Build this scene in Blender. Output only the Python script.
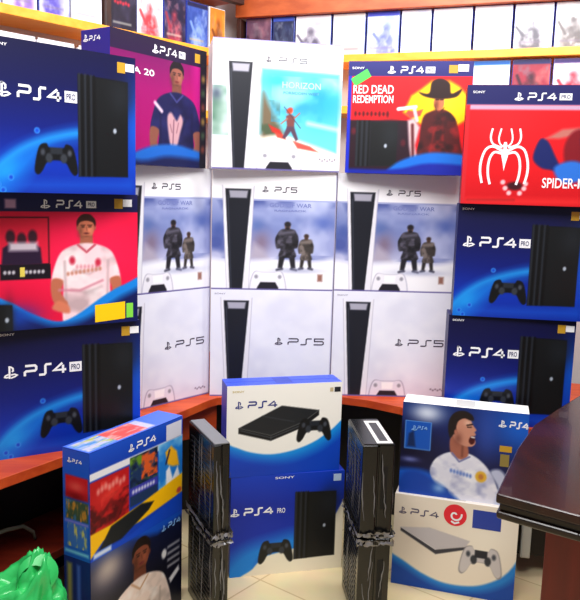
import bpy, bmesh, math, random
import numpy as np
from mathutils import Vector, Matrix, noise

# ------------------------------------------------------------------ start
for o in list(bpy.data.objects):
    bpy.data.objects.remove(o)
C = bpy.context.scene.collection
random.seed(7)
H = 1.306                      # eye height above the floor
R = math.radians

# ------------------------------------------------------------------ camera
cam = bpy.data.cameras.new('camera')
cam.sensor_fit = 'HORIZONTAL'
cam.sensor_width = 36.0
cam.lens = 737.48 / 580 * 36.0
cam.clip_start = 0.02
camo = bpy.data.objects.new('camera', cam)
C.objects.link(camo)
camo.matrix_world = (Matrix.Translation((0, 0, H)) @ Matrix.Rotation(R(90 - 8.3158), 4, 'X')
                     @ Matrix.Rotation(R(1.6392), 4, 'Z'))
bpy.context.scene.camera = camo

# ------------------------------------------------------------------ world, lights, exposure
w = bpy.data.worlds.new('world')
bpy.context.scene.world = w
w.use_nodes = True
bg = w.node_tree.nodes['Background']
bg.inputs[0].default_value = (0.93, 0.94, 1.0, 1)
bg.inputs[1].default_value = 0.2


def area(name, loc, target, sx, sy, watts, col=(1, 1, 1)):
    l = bpy.data.lights.new(name, 'AREA')
    l.shape = 'RECTANGLE'
    l.size, l.size_y, l.energy, l.color = sx, sy, watts, col
    o = bpy.data.objects.new(name, l)
    C.objects.link(o)
    o.location = loc
    d = Vector(target) - Vector(loc)
    o.rotation_euler = d.to_track_quat('-Z', 'Y').to_euler()
    return o


area('ceiling_light', (0.1, 0.9, 2.75), (0.0, 2.3, 1.1), 1.6, 0.9, 58, (1.0, 0.985, 0.975))
area('ceiling_light', (0.7, 2.35, 2.78), (0.75, 2.9, 1.6), 1.3, 0.4, 34, (1.0, 0.98, 0.96))
area('ceiling_light', (-0.7, 1.9, 2.78), (-0.7, 2.8, 1.6), 0.8, 0.3, 10, (1.0, 0.97, 0.92))

vs = bpy.context.scene.view_settings
vs.view_transform = 'Standard'
vs.look = 'None'
vs.gamma = 1
vs.use_curve_mapping = False
vs.exposure = 0.25


# ------------------------------------------------------------------ colour and materials
def lin(c):
    c = np.asarray(c, float) / 255.0
    return np.where(c <= 0.04045, c / 12.92, ((c + 0.055) / 1.055) ** 2.4)


MATS = {}


def mat(name, rgb=(128, 128, 128), rough=0.5, metal=0.0, coat=0.0, spec=0.5, trans=0.0):
    if name in MATS:
        return MATS[name]
    m = bpy.data.materials.new(name)
    m.use_nodes = True
    b = m.node_tree.nodes['Principled BSDF']
    b.inputs['Base Color'].default_value = (*lin(rgb), 1)
    b.inputs['Roughness'].default_value = rough
    b.inputs['Metallic'].default_value = metal
    b.inputs['Coat Weight'].default_value = coat
    b.inputs['Specular IOR Level'].default_value = spec
    b.inputs['Transmission Weight'].default_value = trans
    MATS[name] = m
    return m


def nodes_of(m):
    nt = m.node_tree
    return nt, nt.nodes['Principled BSDF']


def wood(name, c1, c2, rough=0.35, scale=(2, 30, 30), coat=0.0):
    if name in MATS:
        return MATS[name]
    m = mat(name, c1, rough, coat=coat)
    nt, b = nodes_of(m)
    tc = nt.nodes.new('ShaderNodeTexCoord')
    mp = nt.nodes.new('ShaderNodeMapping')
    mp.inputs['Scale'].default_value = scale
    ns = nt.nodes.new('ShaderNodeTexNoise')
    ns.inputs['Scale'].default_value = 1.0
    ns.inputs['Detail'].default_value = 6
    rp = nt.nodes.new('ShaderNodeValToRGB')
    rp.color_ramp.elements[0].position = 0.35
    rp.color_ramp.elements[1].position = 0.68
    rp.color_ramp.elements[0].color = (*lin(c1), 1)
    rp.color_ramp.elements[1].color = (*lin(c2), 1)
    nt.links.new(tc.outputs['Object'], mp.inputs['Vector'])
    nt.links.new(mp.outputs['Vector'], ns.inputs['Vector'])
    nt.links.new(ns.outputs['Fac'], rp.inputs['Fac'])
    nt.links.new(rp.outputs['Color'], b.inputs['Base Color'])
    return m


def print_mat():
    if 'print' in MATS:
        return MATS['print']
    m = mat('print', (200, 200, 200), 0.42, spec=0.35)
    nt, b = nodes_of(m)
    at = nt.nodes.new('ShaderNodeAttribute')
    at.attribute_name = 'ink'
    nt.links.new(at.outputs['Color'], b.inputs['Base Color'])
    return m


def tile_mat():
    m = mat('floor_tile', (226, 208, 168), 0.3)
    nt, b = nodes_of(m)
    tc = nt.nodes.new('ShaderNodeTexCoord')
    mp = nt.nodes.new('ShaderNodeMapping')
    mp.inputs['Rotation'].default_value = (0, 0, R(38))
    br = nt.nodes.new('ShaderNodeTexBrick')
    br.offset = 0.0
    br.inputs['Scale'].default_value = 1.0
    br.inputs['Brick Width'].default_value = 0.3
    br.inputs['Row Height'].default_value = 0.3
    br.inputs['Mortar Size'].default_value = 0.003
    br.inputs['Color1'].default_value = (*lin((232, 214, 172)), 1)
    br.inputs['Color2'].default_value = (*lin((226, 206, 162)), 1)
    br.inputs['Mortar'].default_value = (*lin((196, 172, 128)), 1)
    ns = nt.nodes.new('ShaderNodeTexNoise')
    ns.inputs['Scale'].default_value = 9
    ns.inputs['Detail'].default_value = 5
    mx = nt.nodes.new('ShaderNodeMix')
    mx.data_type = 'RGBA'
    mx.blend_type = 'MULTIPLY'
    mx.inputs[0].default_value = 0.25
    nt.links.new(tc.outputs['Object'], mp.inputs['Vector'])
    nt.links.new(mp.outputs['Vector'], br.inputs['Vector'])
    nt.links.new(tc.outputs['Object'], ns.inputs['Vector'])
    nt.links.new(br.outputs['Color'], mx.inputs[6])
    nt.links.new(ns.outputs['Color'], mx.inputs[7])
    nt.links.new(mx.outputs[2], b.inputs['Base Color'])
    return m


# ------------------------------------------------------------------ object helpers
def obj(name, me, parent=None, loc=(0, 0, 0), rot=(0, 0, 0)):
    o = bpy.data.objects.new(name, me)
    C.objects.link(o)
    if parent:
        o.parent = parent
    o.location = loc
    o.rotation_euler = rot
    return o


def tag(o, label=None, cat=None, group=None, kind=None):
    if label:
        o['label'] = label
    if cat:
        o['category'] = cat
    if group:
        o['group'] = group
    if kind:
        o['kind'] = kind
    return o


def bm_mesh(name, bm, m, smooth=False):
    me = bpy.data.meshes.new(name)
    bmesh.ops.recalc_face_normals(bm, faces=bm.faces[:])
    bm.to_mesh(me)
    bm.free()
    me.materials.append(m)
    if smooth:
        for p in me.polygons:
            p.use_smooth = True
    return me


def add_box(bm, x0, x1, y0, y1, z0, z1, bev=0.0, seg=2):
    r = bmesh.ops.create_cube(bm, size=1)
    vs_ = r['verts']
    for v in vs_:
        v.co = Vector((x0 + (v.co.x + .5) * (x1 - x0), y0 + (v.co.y + .5) * (y1 - y0), z0 + (v.co.z + .5) * (z1 - z0)))
    if bev:
        es = list({e for v in vs_ for e in v.link_edges})
        bmesh.ops.bevel(bm, geom=es, offset=bev, segments=seg, affect='EDGES', profile=0.5)
    return bm


def box_mesh(name, x0, x1, y0, y1, z0, z1, m, bev=0.003):
    bm = bmesh.new()
    add_box(bm, x0, x1, y0, y1, z0, z1, bev)
    return bm_mesh(name, bm, m)


def prism_mesh(name, pts, z0, z1, m, bev=0.0):
    bm = bmesh.new()
    lo = [bm.verts.new((x, y, z0)) for x, y in pts]
    f = bm.faces.new(lo)
    r = bmesh.ops.extrude_face_region(bm, geom=[f])
    for v in r['geom']:
        if isinstance(v, bmesh.types.BMVert):
            v.co.z = z1
    bmesh.ops.recalc_face_normals(bm, faces=bm.faces[:])
    if bev:
        bmesh.ops.bevel(bm, geom=bm.edges[:], offset=bev, segments=3, affect='EDGES', profile=0.5)
    bmesh.ops.triangulate(bm, faces=[f for f in bm.faces if len(f.verts) > 4])
    return bm_mesh(name, bm, m)


def tube_mesh(name, pts, r, m, n=10):
    bm = bmesh.new()
    P = [Vector(p) for p in pts]
    rings = []
    for i, p in enumerate(P):
        t = (P[min(i + 1, len(P) - 1)] - P[max(i - 1, 0)]).normalized()
        a = t.orthogonal().normalized() if abs(t.z) > .95 else t.cross(Vector((0, 0, 1))).normalized()
        b = t.cross(a)
        rings.append([bm.verts.new(p + r * (math.cos(2 * math.pi * k / n) * a + math.sin(2 * math.pi * k / n) * b)) for k in range(n)])
    for i in range(len(rings) - 1):
        for k in range(n):
            bm.faces.new((rings[i][k], rings[i][(k + 1) % n], rings[i + 1][(k + 1) % n], rings[i + 1][k]))
    bm.faces.new(rings[0]); bm.faces.new(rings[-1])
    return bm_mesh(name, bm, m, True)


# ------------------------------------------------------------------ printed artwork: soft drawing on a fine grid of ink colours
def spline(pts, n=6, closed=True):
    P = np.array(pts, float)
    out = []
    N = len(P)
    rng = range(N) if closed else range(N - 1)
    for i in rng:
        if closed:
            a, b, c, d = P[(i - 1) % N], P[i], P[(i + 1) % N], P[(i + 2) % N]
        else:
            a, b, c, d = P[max(i - 1, 0)], P[i], P[i + 1], P[min(i + 2, N - 1)]
        for k in range(n):
            t = k / n
            out.append(.5 * (2 * b + (c - a) * t + (2 * a - 5 * b + 4 * c - d) * t * t + (3 * b - a - 3 * c + d) * t ** 3))
    if not closed:
        out.append(P[-1])
    return [tuple(p) for p in out]


class Art:
    def __init__(s, w, h, res=0.0025):
        s.w, s.h = w, h
        s.nx, s.ny = max(4, round(w / res)), max(4, round(h / res))
        u = np.linspace(0, 1, s.nx + 1)
        v = np.linspace(0, 1, s.ny + 1)
        s.U, s.V = np.meshgrid(u, v)           # v runs down from the top edge
        s.X, s.Y = s.U * w, s.V * h
        s.c = np.full((s.ny + 1, s.nx + 1, 3), 255.0)

    def mix(s, a, col):
        a = np.clip(a, 0, 1)[..., None]
        s.c = s.c * (1 - a) + np.asarray(col, float) * a

    def fill(s, col):
        s.c[:] = col

    def vgrad(s, stops, lo=0, hi=1):
        vs_ = [p for p, _ in stops]
        col = np.stack([np.interp(s.V, vs_, [c[i] for _, c in stops]) for i in range(3)], -1)
        m = ((s.V >= lo) & (s.V <= hi))[..., None]
        s.c = np.where(m, col, s.c)

    def rect(s, u0, v0, u1, v1, col, soft=0.0015, a=1.0):
        s.poly([(u0, v0), (u1, v0), (u1, v1), (u0, v1)], col, soft, a)

    def sdf(s, pts):
        X, Y = s.X, s.Y
        P = [(u * s.w, v * s.h) for u, v in pts]
        d = np.full(X.shape, 1e9)
        ins = np.zeros(X.shape, bool)
        for i in range(len(P)):
            (ax, ay), (bx, by) = P[i - 1], P[i]
            ex, ey = bx - ax, by - ay
            L = ex * ex + ey * ey + 1e-12
            t = np.clip(((X - ax) * ex + (Y - ay) * ey) / L, 0, 1)
            d = np.minimum(d, (X - ax - t * ex) ** 2 + (Y - ay - t * ey) ** 2)
            if ay != by:
                c = ((ay > Y) != (by > Y)) & (X < (bx - ax) * (Y - ay) / (by - ay) + ax)
                ins ^= c
        d = np.sqrt(d)
        return np.where(ins, -d, d)

    def poly(s, pts, col, soft=0.0015, a=1.0, sm=False):
        if sm:
            pts = spline(pts, 5)
        s.mix(a * np.clip(.5 - s.sdf(pts) / (2 * soft), 0, 1), col)

    def tex(s, pts, seed, cells, amp, col, sm=False):
        if sm:
            pts = spline(pts, 5)
        keep = s.c.copy()
        s.cloud(seed, cells, amp, None, col)
        m = np.clip(.5 - s.sdf(pts) / .003, 0, 1)[..., None]
        s.c = keep * (1 - m) + s.c * m

    def line(s, pts, wid, col, soft=0.0015, a=1.0, sm=False):
        if sm:
            pts = spline(pts, 5, False)
        d = np.full(s.X.shape, 1e9)
        for (a0, b0), (a1, b1) in zip(pts[:-1], pts[1:]):
            ax, ay, ex, ey = a0 * s.w, b0 * s.h, (a1 - a0) * s.w, (b1 - b0) * s.h
            t = np.clip(((s.X - ax) * ex + (s.Y - ay) * ey) / (ex * ex + ey * ey + 1e-12), 0, 1)
            d = np.minimum(d, np.hypot(s.X - ax - t * ex, s.Y - ay - t * ey))
        s.mix(a * np.clip(.5 - (d - wid / 2) / (2 * soft), 0, 1), col)

    def ell(s, cu, cv, ru, rv, col, soft=0.002, a=1.0, ang=0):
        x, y = s.X - cu * s.w, s.Y - cv * s.h
        c_, s_ = math.cos(ang), math.sin(ang)
        x, y = x * c_ + y * s_, -x * s_ + y * c_
        rx, ry = ru * s.w, rv * s.h
        q = np.hypot(x / rx, y / ry)
        s.mix(a * np.clip(.5 - (q - 1) * min(rx, ry) / (2 * soft), 0, 1), col)

    def glow(s, cu, cv, ru, rv, col, a=1.0, ang=0):
        x, y = s.X - cu * s.w, s.Y - cv * s.h
        c_, s_ = math.cos(ang), math.sin(ang)
        x, y = x * c_ + y * s_, -x * s_ + y * c_
        s.mix(a * np.exp(-(x / (ru * s.w)) ** 2 - (y / (rv * s.h)) ** 2), col)

    def cloud(s, seed, cells, amp, box=None, col=None):
        rs = np.random.RandomState(seed)
        n = np.zeros(s.U.shape)
        for o in range(3):
            k = cells * 2 ** o
            g = rs.rand(k + 2, k + 2)
            x, y = s.U * k, s.V * k
            i, j = np.floor(x).astype(int), np.floor(y).astype(int)
            fx, fy = x - i, y - j
            fx, fy = fx * fx * (3 - 2 * fx), fy * fy * (3 - 2 * fy)
            n += (g[j, i] * (1 - fx) * (1 - fy) + g[j, i + 1] * fx * (1 - fy) + g[j + 1, i] * (1 - fx) * fy + g[j + 1, i + 1] * fx * fy) / 2 ** o
        n = (n - n.mean()) / n.std()
        m = np.ones(s.U.shape)
        if box:
            u0, v0, u1, v1 = box
            m = ((s.U > u0) & (s.U < u1) & (s.V > v0) & (s.V < v1)).astype(float)
        if col is not None:
            s.mix(np.clip(n * .5 + .1, 0, 1) * amp * m, col)
        else:
            s.c = np.clip(s.c + (n * amp * m)[..., None], 0, 255)

    def mesh(s, name):
        nx, ny = s.nx, s.ny
        me = bpy.data.meshes.new(name)
        nv = (nx + 1) * (ny + 1)
        co = np.zeros((nv, 3), np.float32)
        co[:, 0] = s.X.ravel()
        co[:, 2] = (s.h - s.Y).ravel()
        idx = np.arange(nv).reshape(ny + 1, nx + 1)
        q = np.stack([idx[1:, :-1], idx[1:, 1:], idx[:-1, 1:], idx[:-1, :-1]], -1).reshape(-1, 4)
        me.vertices.add(nv)
        me.vertices.foreach_set('co', co.ravel())
        me.loops.add(q.size)
        me.loops.foreach_set('vertex_index', q.ravel().astype(np.int32))
        me.polygons.add(len(q))
        me.polygons.foreach_set('loop_start', np.arange(0, q.size, 4, dtype=np.int32))
        try:
            me.polygons.foreach_set('loop_total', np.full(len(q), 4, np.int32))
        except Exception:
            pass
        at = me.color_attributes.new('ink', 'FLOAT_COLOR', 'POINT')
        cc = np.ones((nv, 4), np.float32)
        cc[:, :3] = lin(np.clip(s.c, 0, 255)).reshape(-1, 3)
        at.data.foreach_set('color', cc.ravel())
        me.update(calc_edges=True)
        me.validate()
        me.materials.append(print_mat())
        return me


# ---- vector lettering (flat printed strokes in the local xz plane, facing -y)
def stroke(bm, pts, wd, y=0.0):
    P = [Vector((p[0], p[1])) for p in pts]
    L, Rr = [], []
    for i, p in enumerate(P):
        d0 = (p - P[i - 1]).normalized() if i else None
        d1 = (P[i + 1] - p).normalized() if i < len(P) - 1 else None
        d0 = d0 or d1
        d1 = d1 or d0
        n0, n1 = Vector((-d0.y, d0.x)), Vector((-d1.y, d1.x))
        n = n0 + n1
        n = n.normalized() if n.length > 1e-6 else n0
        k = wd / 2 / max(.45, n.dot(n0))
        L.append(p + n * k)
        Rr.append(p - n * k)
    lv = [bm.verts.new((a.x, y, a.y)) for a in L]
    rv = [bm.verts.new((a.x, y, a.y)) for a in Rr]
    for i in range(len(P) - 1):
        bm.faces.new((rv[i], rv[i + 1], lv[i + 1], lv[i]))


GL = {
    'P': ([[(0.05, 1), (1.15, 1), (1.3, .87), (1.3, .6), (1.15, .47), (.15, .47), (0, .35), (0, 0)]], 1.62),
    'S': ([[(0, 0), (.6, 0), (.73, .13), (.73, .87), (.86, 1), (1.45, 1)]], 1.72),
    '4': ([[(1.0, 1), (0.02, .32), (1.45, .32)], [(1.08, .8), (1.08, -.02)]], 1.75),
    '5': ([[(1.35, 1), (.1, 1), (.1, .56), (1.1, .56), (1.26, .43), (1.26, .14), (1.1, 0), (0, 0)]], 1.62),
}


def ps_text(bm, txt, x, z, wid, hgt, wd):
    tot = sum(GL[c][1] for c in txt) - .25
    k = wid / tot
    cx = x
    for c in txt:
        for st in GL[c][0]:
            stroke(bm, [(cx + a * k, z + b * hgt) for a, b in st], wd)
        cx += GL[c][1] * k


def ps_symbol(bm, x, z, s):
    def t(pts):
        return [(x + a * s, z + b * s) for a, b in pts]
    stroke(bm, t([(.42, -.02), (.42, .97)]), .15 * s)
    stroke(bm, t([(.38, .93), (.56, .87), (.68, .77), (.68, .58), (.60, .5)]), .13 * s)
    stroke(bm, t([(.34, .33), (.1, .22), (.06, .13), (.2, .08), (.34, .13)]), .12 * s)
    stroke(bm, t([(.52, .27), (.8, .31), (.97, .22), (.85, .13), (.52, .02)]), .12 * s)


def letters_mesh(name, bm, m):
    me = bpy.data.meshes.new(name)
    for f in bm.faces:
        if f.normal.y > 0:
            f.normal_flip()
    bm.to_mesh(me)
    bm.free()
    me.materials.append(m)
    return me


def text_mesh(name, body, x, z, wid, hgt, m, extr=0.0, shear=0.0):
    cu = bpy.data.curves.new(name, 'FONT')
    cu.body = body
    cu.size = 1
    cu.shear = shear
    cu.offset = 0.012
    cu.resolution_u = 3
    to = bpy.data.objects.new('text_tmp', cu)
    C.objects.link(to)
    dg = bpy.context.evaluated_depsgraph_get()
    dg.update()
    me = bpy.data.meshes.new_from_object(to.evaluated_get(dg))
    bpy.data.objects.remove(to)
    bpy.data.curves.remove(cu)
    xs = [v.co.x for v in me.vertices]
    ys = [v.co.y for v in me.vertices]
    x0, x1, y0, y1 = min(xs), max(xs), min(ys), max(ys)
    for v in me.vertices:
        a, b = v.co.x, v.co.y
        v.co = ((x + (a - x0) / (x1 - x0) * wid), 0, z + (b - y0) / (y1 - y0) * hgt)
    me.materials.clear()
    me.materials.append(m)
    me.name = name
    return me


WHITE_INK = mat('white_ink', (245, 245, 250), 0.4)
DARK_INK = mat('dark_ink', (52, 40, 66), 0.5)
GOLD = mat('gold_sticker', (196, 150, 40), 0.4)
YEL = mat('yellow_sticker', (255, 205, 0), 0.45)
GRN = mat('green_sticker', (130, 220, 70), 0.45)


# ------------------------------------------------------------------ pictures used on the cartons
def pad_dark(a, cu, cv, wu, wv, col=(18, 20, 26)):
    """a dark twin-stick gamepad picture"""
    def t(pts):
        return [(cu + x * wu / 2, cv + y * wv / 2) for x, y in pts]
    a.poly(t([(-.75, -.8), (-.45, -.95), (-.3, -.7), (.3, -.7), (.45, -.95), (.75, -.8), (.92, -.1), (1.0, .75), (.85, 1), (.65, .75), (.45, .25), (.2, .1), (-.2, .1), (-.45, .25), (-.65, .75), (-.85, 1), (-1, .75), (-.92, -.1)]), col, .002, sm=True)
    a.ell(cu - wu * .17, cv - wv * .03, wu * .08, wv * .15, (50, 54, 62), .0025)
    a.ell(cu + wu * .17, cv - wv * .03, wu * .08, wv * .15, (50, 54, 62), .0025)
    a.rect(cu - wu * .14, cv - wv * .36, cu + wu * .14, cv - wv * .15, (36, 40, 48), .002)
    a.ell(cu - wu * .31, cv - wv * .2, wu * .05, wv * .1, (62, 66, 76), .003)
    a.ell(cu + wu * .31, cv - wv * .2, wu * .05, wv * .1, (70, 74, 84), .003)


def pad_white(a, cu, cv, wu, wv, body=(240, 238, 246), edge=(190, 186, 205)):
    def t(pts, k=1.0):
        return [(cu + x * wu / 2 * k, cv + y * wv / 2 * k) for x, y in pts]
    sh = [(-.7, -.85), (-.3, -.8), (.3, -.8), (.7, -.85), (.9, -.3), (1.0, .7), (.85, 1), (.62, .8), (.4, .35), (-.4, .35), (-.62, .8), (-.85, 1), (-1, .7), (-.9, -.3)]
    a.poly(t(sh, 1.06), edge, .0025, sm=True)
    a.poly(t(sh), body, .002, sm=True)
    a.poly(t([(-.42, .02), (.42, .02), (.58, .42), (.7, .95), (.2, 1.0), (-.2, 1.0), (-.7, .95), (-.58, .42)]), (34, 32, 42), .002)
    a.poly(t([(-.33, -.72), (.33, -.72), (.3, -.12), (-.3, -.12)]), (250, 250, 252), .002)
    a.ell(cu - wu * .33, cv - wv * .22, wu * .05, wv * .08, (150, 148, 160), .003)
    a.ell(cu + wu * .33, cv - wv * .22, wu * .05, wv * .08, (150, 148, 160), .003)


def tower(a, u0, u1, v0, v1):
    """white-winged upright console with a dark tapering core"""
    uw = u1 - u0
    a.poly([(u0 - .02, v0 - .025), (u0 + .1 * uw, v0 + .02), (u0 + .34 * uw, v1), (u0 + .12 * uw, v1)], (236, 234, 242), .002)
    a.poly([(u1 + .02, v0 - .025), (u1 - .1 * uw, v0 + .02), (u1 - .3 * uw, v1), (u1 - .06 * uw, v1)], (236, 234, 242), .002)
    a.line([(u0 - .02, v0 - .025), (u0 + .12 * uw, v1)], .002, (176, 172, 190), .0015, .8)
    a.line([(u1 + .02, v0 - .025), (u1 - .06 * uw, v1)], .002, (176, 172, 190), .0015, .8)
    a.poly([(u0 + .02 * uw, v0), (u1 - .02 * uw, v0), (u1 - .3 * uw, v1), (u0 + .24 * uw, v1)], (26, 28, 38), .0018)
    a.poly([(u0 + .16 * uw, v0 + .015), (u1 - .14 * uw, v0 + .015), (u1 - .18 * uw, v0 + .075), (u0 + .2 * uw, v0 + .075)], (170, 168, 184), .003)
    a.line([(u0 + .12 * uw, v0 + .06), (u0 + .3 * uw, v1)], .003, (66, 70, 84), .002, .8)


def slabs(a, u0, u1, v0, v1, base=(14, 16, 20)):
    """three-layer dark console standing on edge"""
    w_ = u1 - u0
    a.poly([(u0, v0), (u1, v0 + .01), (u1, v1), (u0, v1 + .01)], base, .002)
    for k in (0.0, .115, .23):
        a.line([(u0 + w_ * (k + .03), v0), (u0 + w_ * (k + .03), v1)], .006, (34, 38, 46), .002)
        a.line([(u0 + w_ * (k + .085), v0), (u0 + w_ * (k + .085), v1)], .005, (4, 4, 6), .002)
    a.poly([(u0 + w_ * .36, v0 + .01), (u1, v0 + .02), (u1, v1), (u0 + w_ * .36, v1)], (15, 17, 20), .002)
    a.glow(u0 + w_ * .85, v0 + .12, w_ * .25, .14, (28, 32, 38), .8)
    a.ell(u0 + w_ * .73, (v0 + v1) / 2 + .02, .012, .018, (170, 180, 196), .002)


def footballer(a, cu, top, sc, shirt=(240, 236, 240), skin=(196, 132, 98), hair=(36, 24, 22), tilt=0.0, trim=(200, 60, 70), bot=1.0):
    """a plain footballer, head and shoulders; sc = head height in v"""
    k = sc * a.h / a.w
    hv = top + sc * .5
    hu = cu + tilt * k * .5
    sh = top + sc * 1.35
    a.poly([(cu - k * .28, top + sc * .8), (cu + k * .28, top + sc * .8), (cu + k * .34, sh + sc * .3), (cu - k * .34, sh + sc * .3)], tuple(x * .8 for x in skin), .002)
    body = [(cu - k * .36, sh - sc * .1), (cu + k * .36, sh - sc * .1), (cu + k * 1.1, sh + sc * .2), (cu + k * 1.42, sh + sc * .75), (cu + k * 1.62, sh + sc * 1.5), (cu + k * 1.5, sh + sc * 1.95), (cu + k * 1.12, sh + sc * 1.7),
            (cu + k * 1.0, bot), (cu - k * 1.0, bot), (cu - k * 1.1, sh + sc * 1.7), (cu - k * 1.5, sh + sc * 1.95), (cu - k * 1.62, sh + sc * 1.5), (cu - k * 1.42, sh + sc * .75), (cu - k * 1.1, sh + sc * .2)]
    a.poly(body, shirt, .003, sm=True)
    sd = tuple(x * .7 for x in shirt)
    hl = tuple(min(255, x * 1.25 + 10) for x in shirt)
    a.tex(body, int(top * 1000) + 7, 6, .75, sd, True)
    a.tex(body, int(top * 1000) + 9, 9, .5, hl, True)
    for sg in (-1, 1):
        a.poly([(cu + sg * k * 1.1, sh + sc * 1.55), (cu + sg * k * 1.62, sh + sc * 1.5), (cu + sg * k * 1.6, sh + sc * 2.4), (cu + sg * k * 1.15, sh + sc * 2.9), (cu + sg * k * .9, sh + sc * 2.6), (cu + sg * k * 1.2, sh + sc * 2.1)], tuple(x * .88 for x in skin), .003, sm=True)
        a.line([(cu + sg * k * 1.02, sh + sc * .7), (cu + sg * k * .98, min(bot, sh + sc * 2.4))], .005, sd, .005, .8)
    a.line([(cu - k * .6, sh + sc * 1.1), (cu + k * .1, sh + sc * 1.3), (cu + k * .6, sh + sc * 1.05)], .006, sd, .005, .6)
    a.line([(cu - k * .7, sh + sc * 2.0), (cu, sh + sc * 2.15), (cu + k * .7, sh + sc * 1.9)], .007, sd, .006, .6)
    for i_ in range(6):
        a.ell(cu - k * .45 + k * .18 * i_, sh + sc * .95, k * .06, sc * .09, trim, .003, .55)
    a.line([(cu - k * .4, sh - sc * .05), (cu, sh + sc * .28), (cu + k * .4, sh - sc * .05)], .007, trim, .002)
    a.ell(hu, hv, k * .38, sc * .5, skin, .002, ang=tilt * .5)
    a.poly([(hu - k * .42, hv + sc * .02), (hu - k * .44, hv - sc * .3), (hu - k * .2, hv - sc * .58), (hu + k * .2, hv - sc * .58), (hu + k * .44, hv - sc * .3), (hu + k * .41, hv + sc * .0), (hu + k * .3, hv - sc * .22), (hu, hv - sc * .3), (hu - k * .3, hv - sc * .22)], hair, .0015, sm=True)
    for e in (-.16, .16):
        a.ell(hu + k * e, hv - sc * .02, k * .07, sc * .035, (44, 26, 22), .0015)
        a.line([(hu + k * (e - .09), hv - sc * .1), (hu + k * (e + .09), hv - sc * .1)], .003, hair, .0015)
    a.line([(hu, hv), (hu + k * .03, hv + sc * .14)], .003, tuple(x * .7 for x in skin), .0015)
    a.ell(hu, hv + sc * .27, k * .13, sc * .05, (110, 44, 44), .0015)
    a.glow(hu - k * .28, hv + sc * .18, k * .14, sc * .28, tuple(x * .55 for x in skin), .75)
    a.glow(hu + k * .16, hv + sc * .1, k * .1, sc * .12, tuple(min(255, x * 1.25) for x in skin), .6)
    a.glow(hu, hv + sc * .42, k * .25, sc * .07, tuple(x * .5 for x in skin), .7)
    for sg in (-1, 1):
        a.ell(hu + sg * k * .4, hv + sc * .03, k * .05, sc * .09, tuple(x * .8 for x in skin), .002)


def blue_base(a, light_bottom=False):
    a.vgrad([(0, (10, 10, 56)), (.25, (9, 13, 74)), (.55, (6, 24, 118)), (.8, (4, 46, 172)), (1, (8, 42, 158))])
    a.glow(.99, .5, .09, .32, (14, 92, 214), .8)
    # cyan sweep
    a.poly([(-.08, 1.0), (.03, .84), (.14, .73), (.3, .64), (.46, .58), (.6, .55), (.6, .61), (.47, .65), (.38, .7), (.3, .8), (.2, .92), (.06, 1.06)], (10, 116, 220), .024, .85, sm=True)
    a.line([(-.02, .93), (.08, .81), (.2, .71), (.34, .64), (.5, .59), (.6, .57)], .012, (36, 168, 244), .012, .85, sm=True)
    a.glow(.1, .86, .10, .06, (26, 160, 240), .7, -.7)


# ------------------------------------------------------------------ the printed designs. each returns dict(w,h,d,carton colour,art,extras)
DES = {}


def badge_parts(w, h, u=.86, v=.045):
    def quad(x0, z0, x1, z1):
        bm = bmesh.new()
        bm.faces.new([bm.verts.new(p) for p in ((x0, 0, z0), (x1, 0, z0), (x1, 0, z1), (x0, 0, z1))])
        return bm
    bm = quad(u * w, (1 - v - .075) * h, (u + .06) * w, (1 - v) * h)
    bm2 = quad((u + .062) * w, (1 - v - .06) * h, (u + .128) * w, (1 - v - .004) * h)
    return [('gold_badge', letters_mesh('gold_badge', bm, GOLD)), ('white_badge', letters_mesh('white_badge', bm2, WHITE_INK))]


def quad_part(name, w, h, u0, v0, u1, v1, m, sl=0.0):
    bm = bmesh.new()
    bm.faces.new([bm.verts.new(p) for p in ((u0 * w, 0, (1 - v1) * h), (u1 * w, 0, (1 - v1 - sl) * h), (u1 * w, 0, (1 - v0 - sl) * h), (u0 * w, 0, (1 - v0) * h))])
    return (name, letters_mesh(name, bm, m))


def logo_part(w, h, txt, us, ut0, ut1, v0, v1, m, pro=None, wd=.0052):
    """symbol at us, letters ut0..ut1, between v0 (top) and v1 (foot)"""
    bm = bmesh.new()
    hh = (v1 - v0) * h
    ps_symbol(bm, us * w, (1 - v1) * h - hh * .08, hh * 1.25)
    ps_text(bm, txt, ut0 * w, (1 - v1) * h, (ut1 - ut0) * w, hh, wd)
    parts = [('brand_lettering', letters_mesh('brand_lettering', bm, m))]
    if pro:
        u0, u1 = pro
        parts.append(quad_part('version_plate', w, h, u0, v0, u1, v1, m))
        parts.append(('version_lettering', text_mesh('version_lettering', 'PRO', (u0 + .012) * w, (1 - v1) * h + hh * .22, (u1 - u0 - .024) * w, hh * .56,
                                                     mat('navy_ink', (16, 18, 90), .5) if m is WHITE_INK else WHITE_INK)))
    return parts


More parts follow.
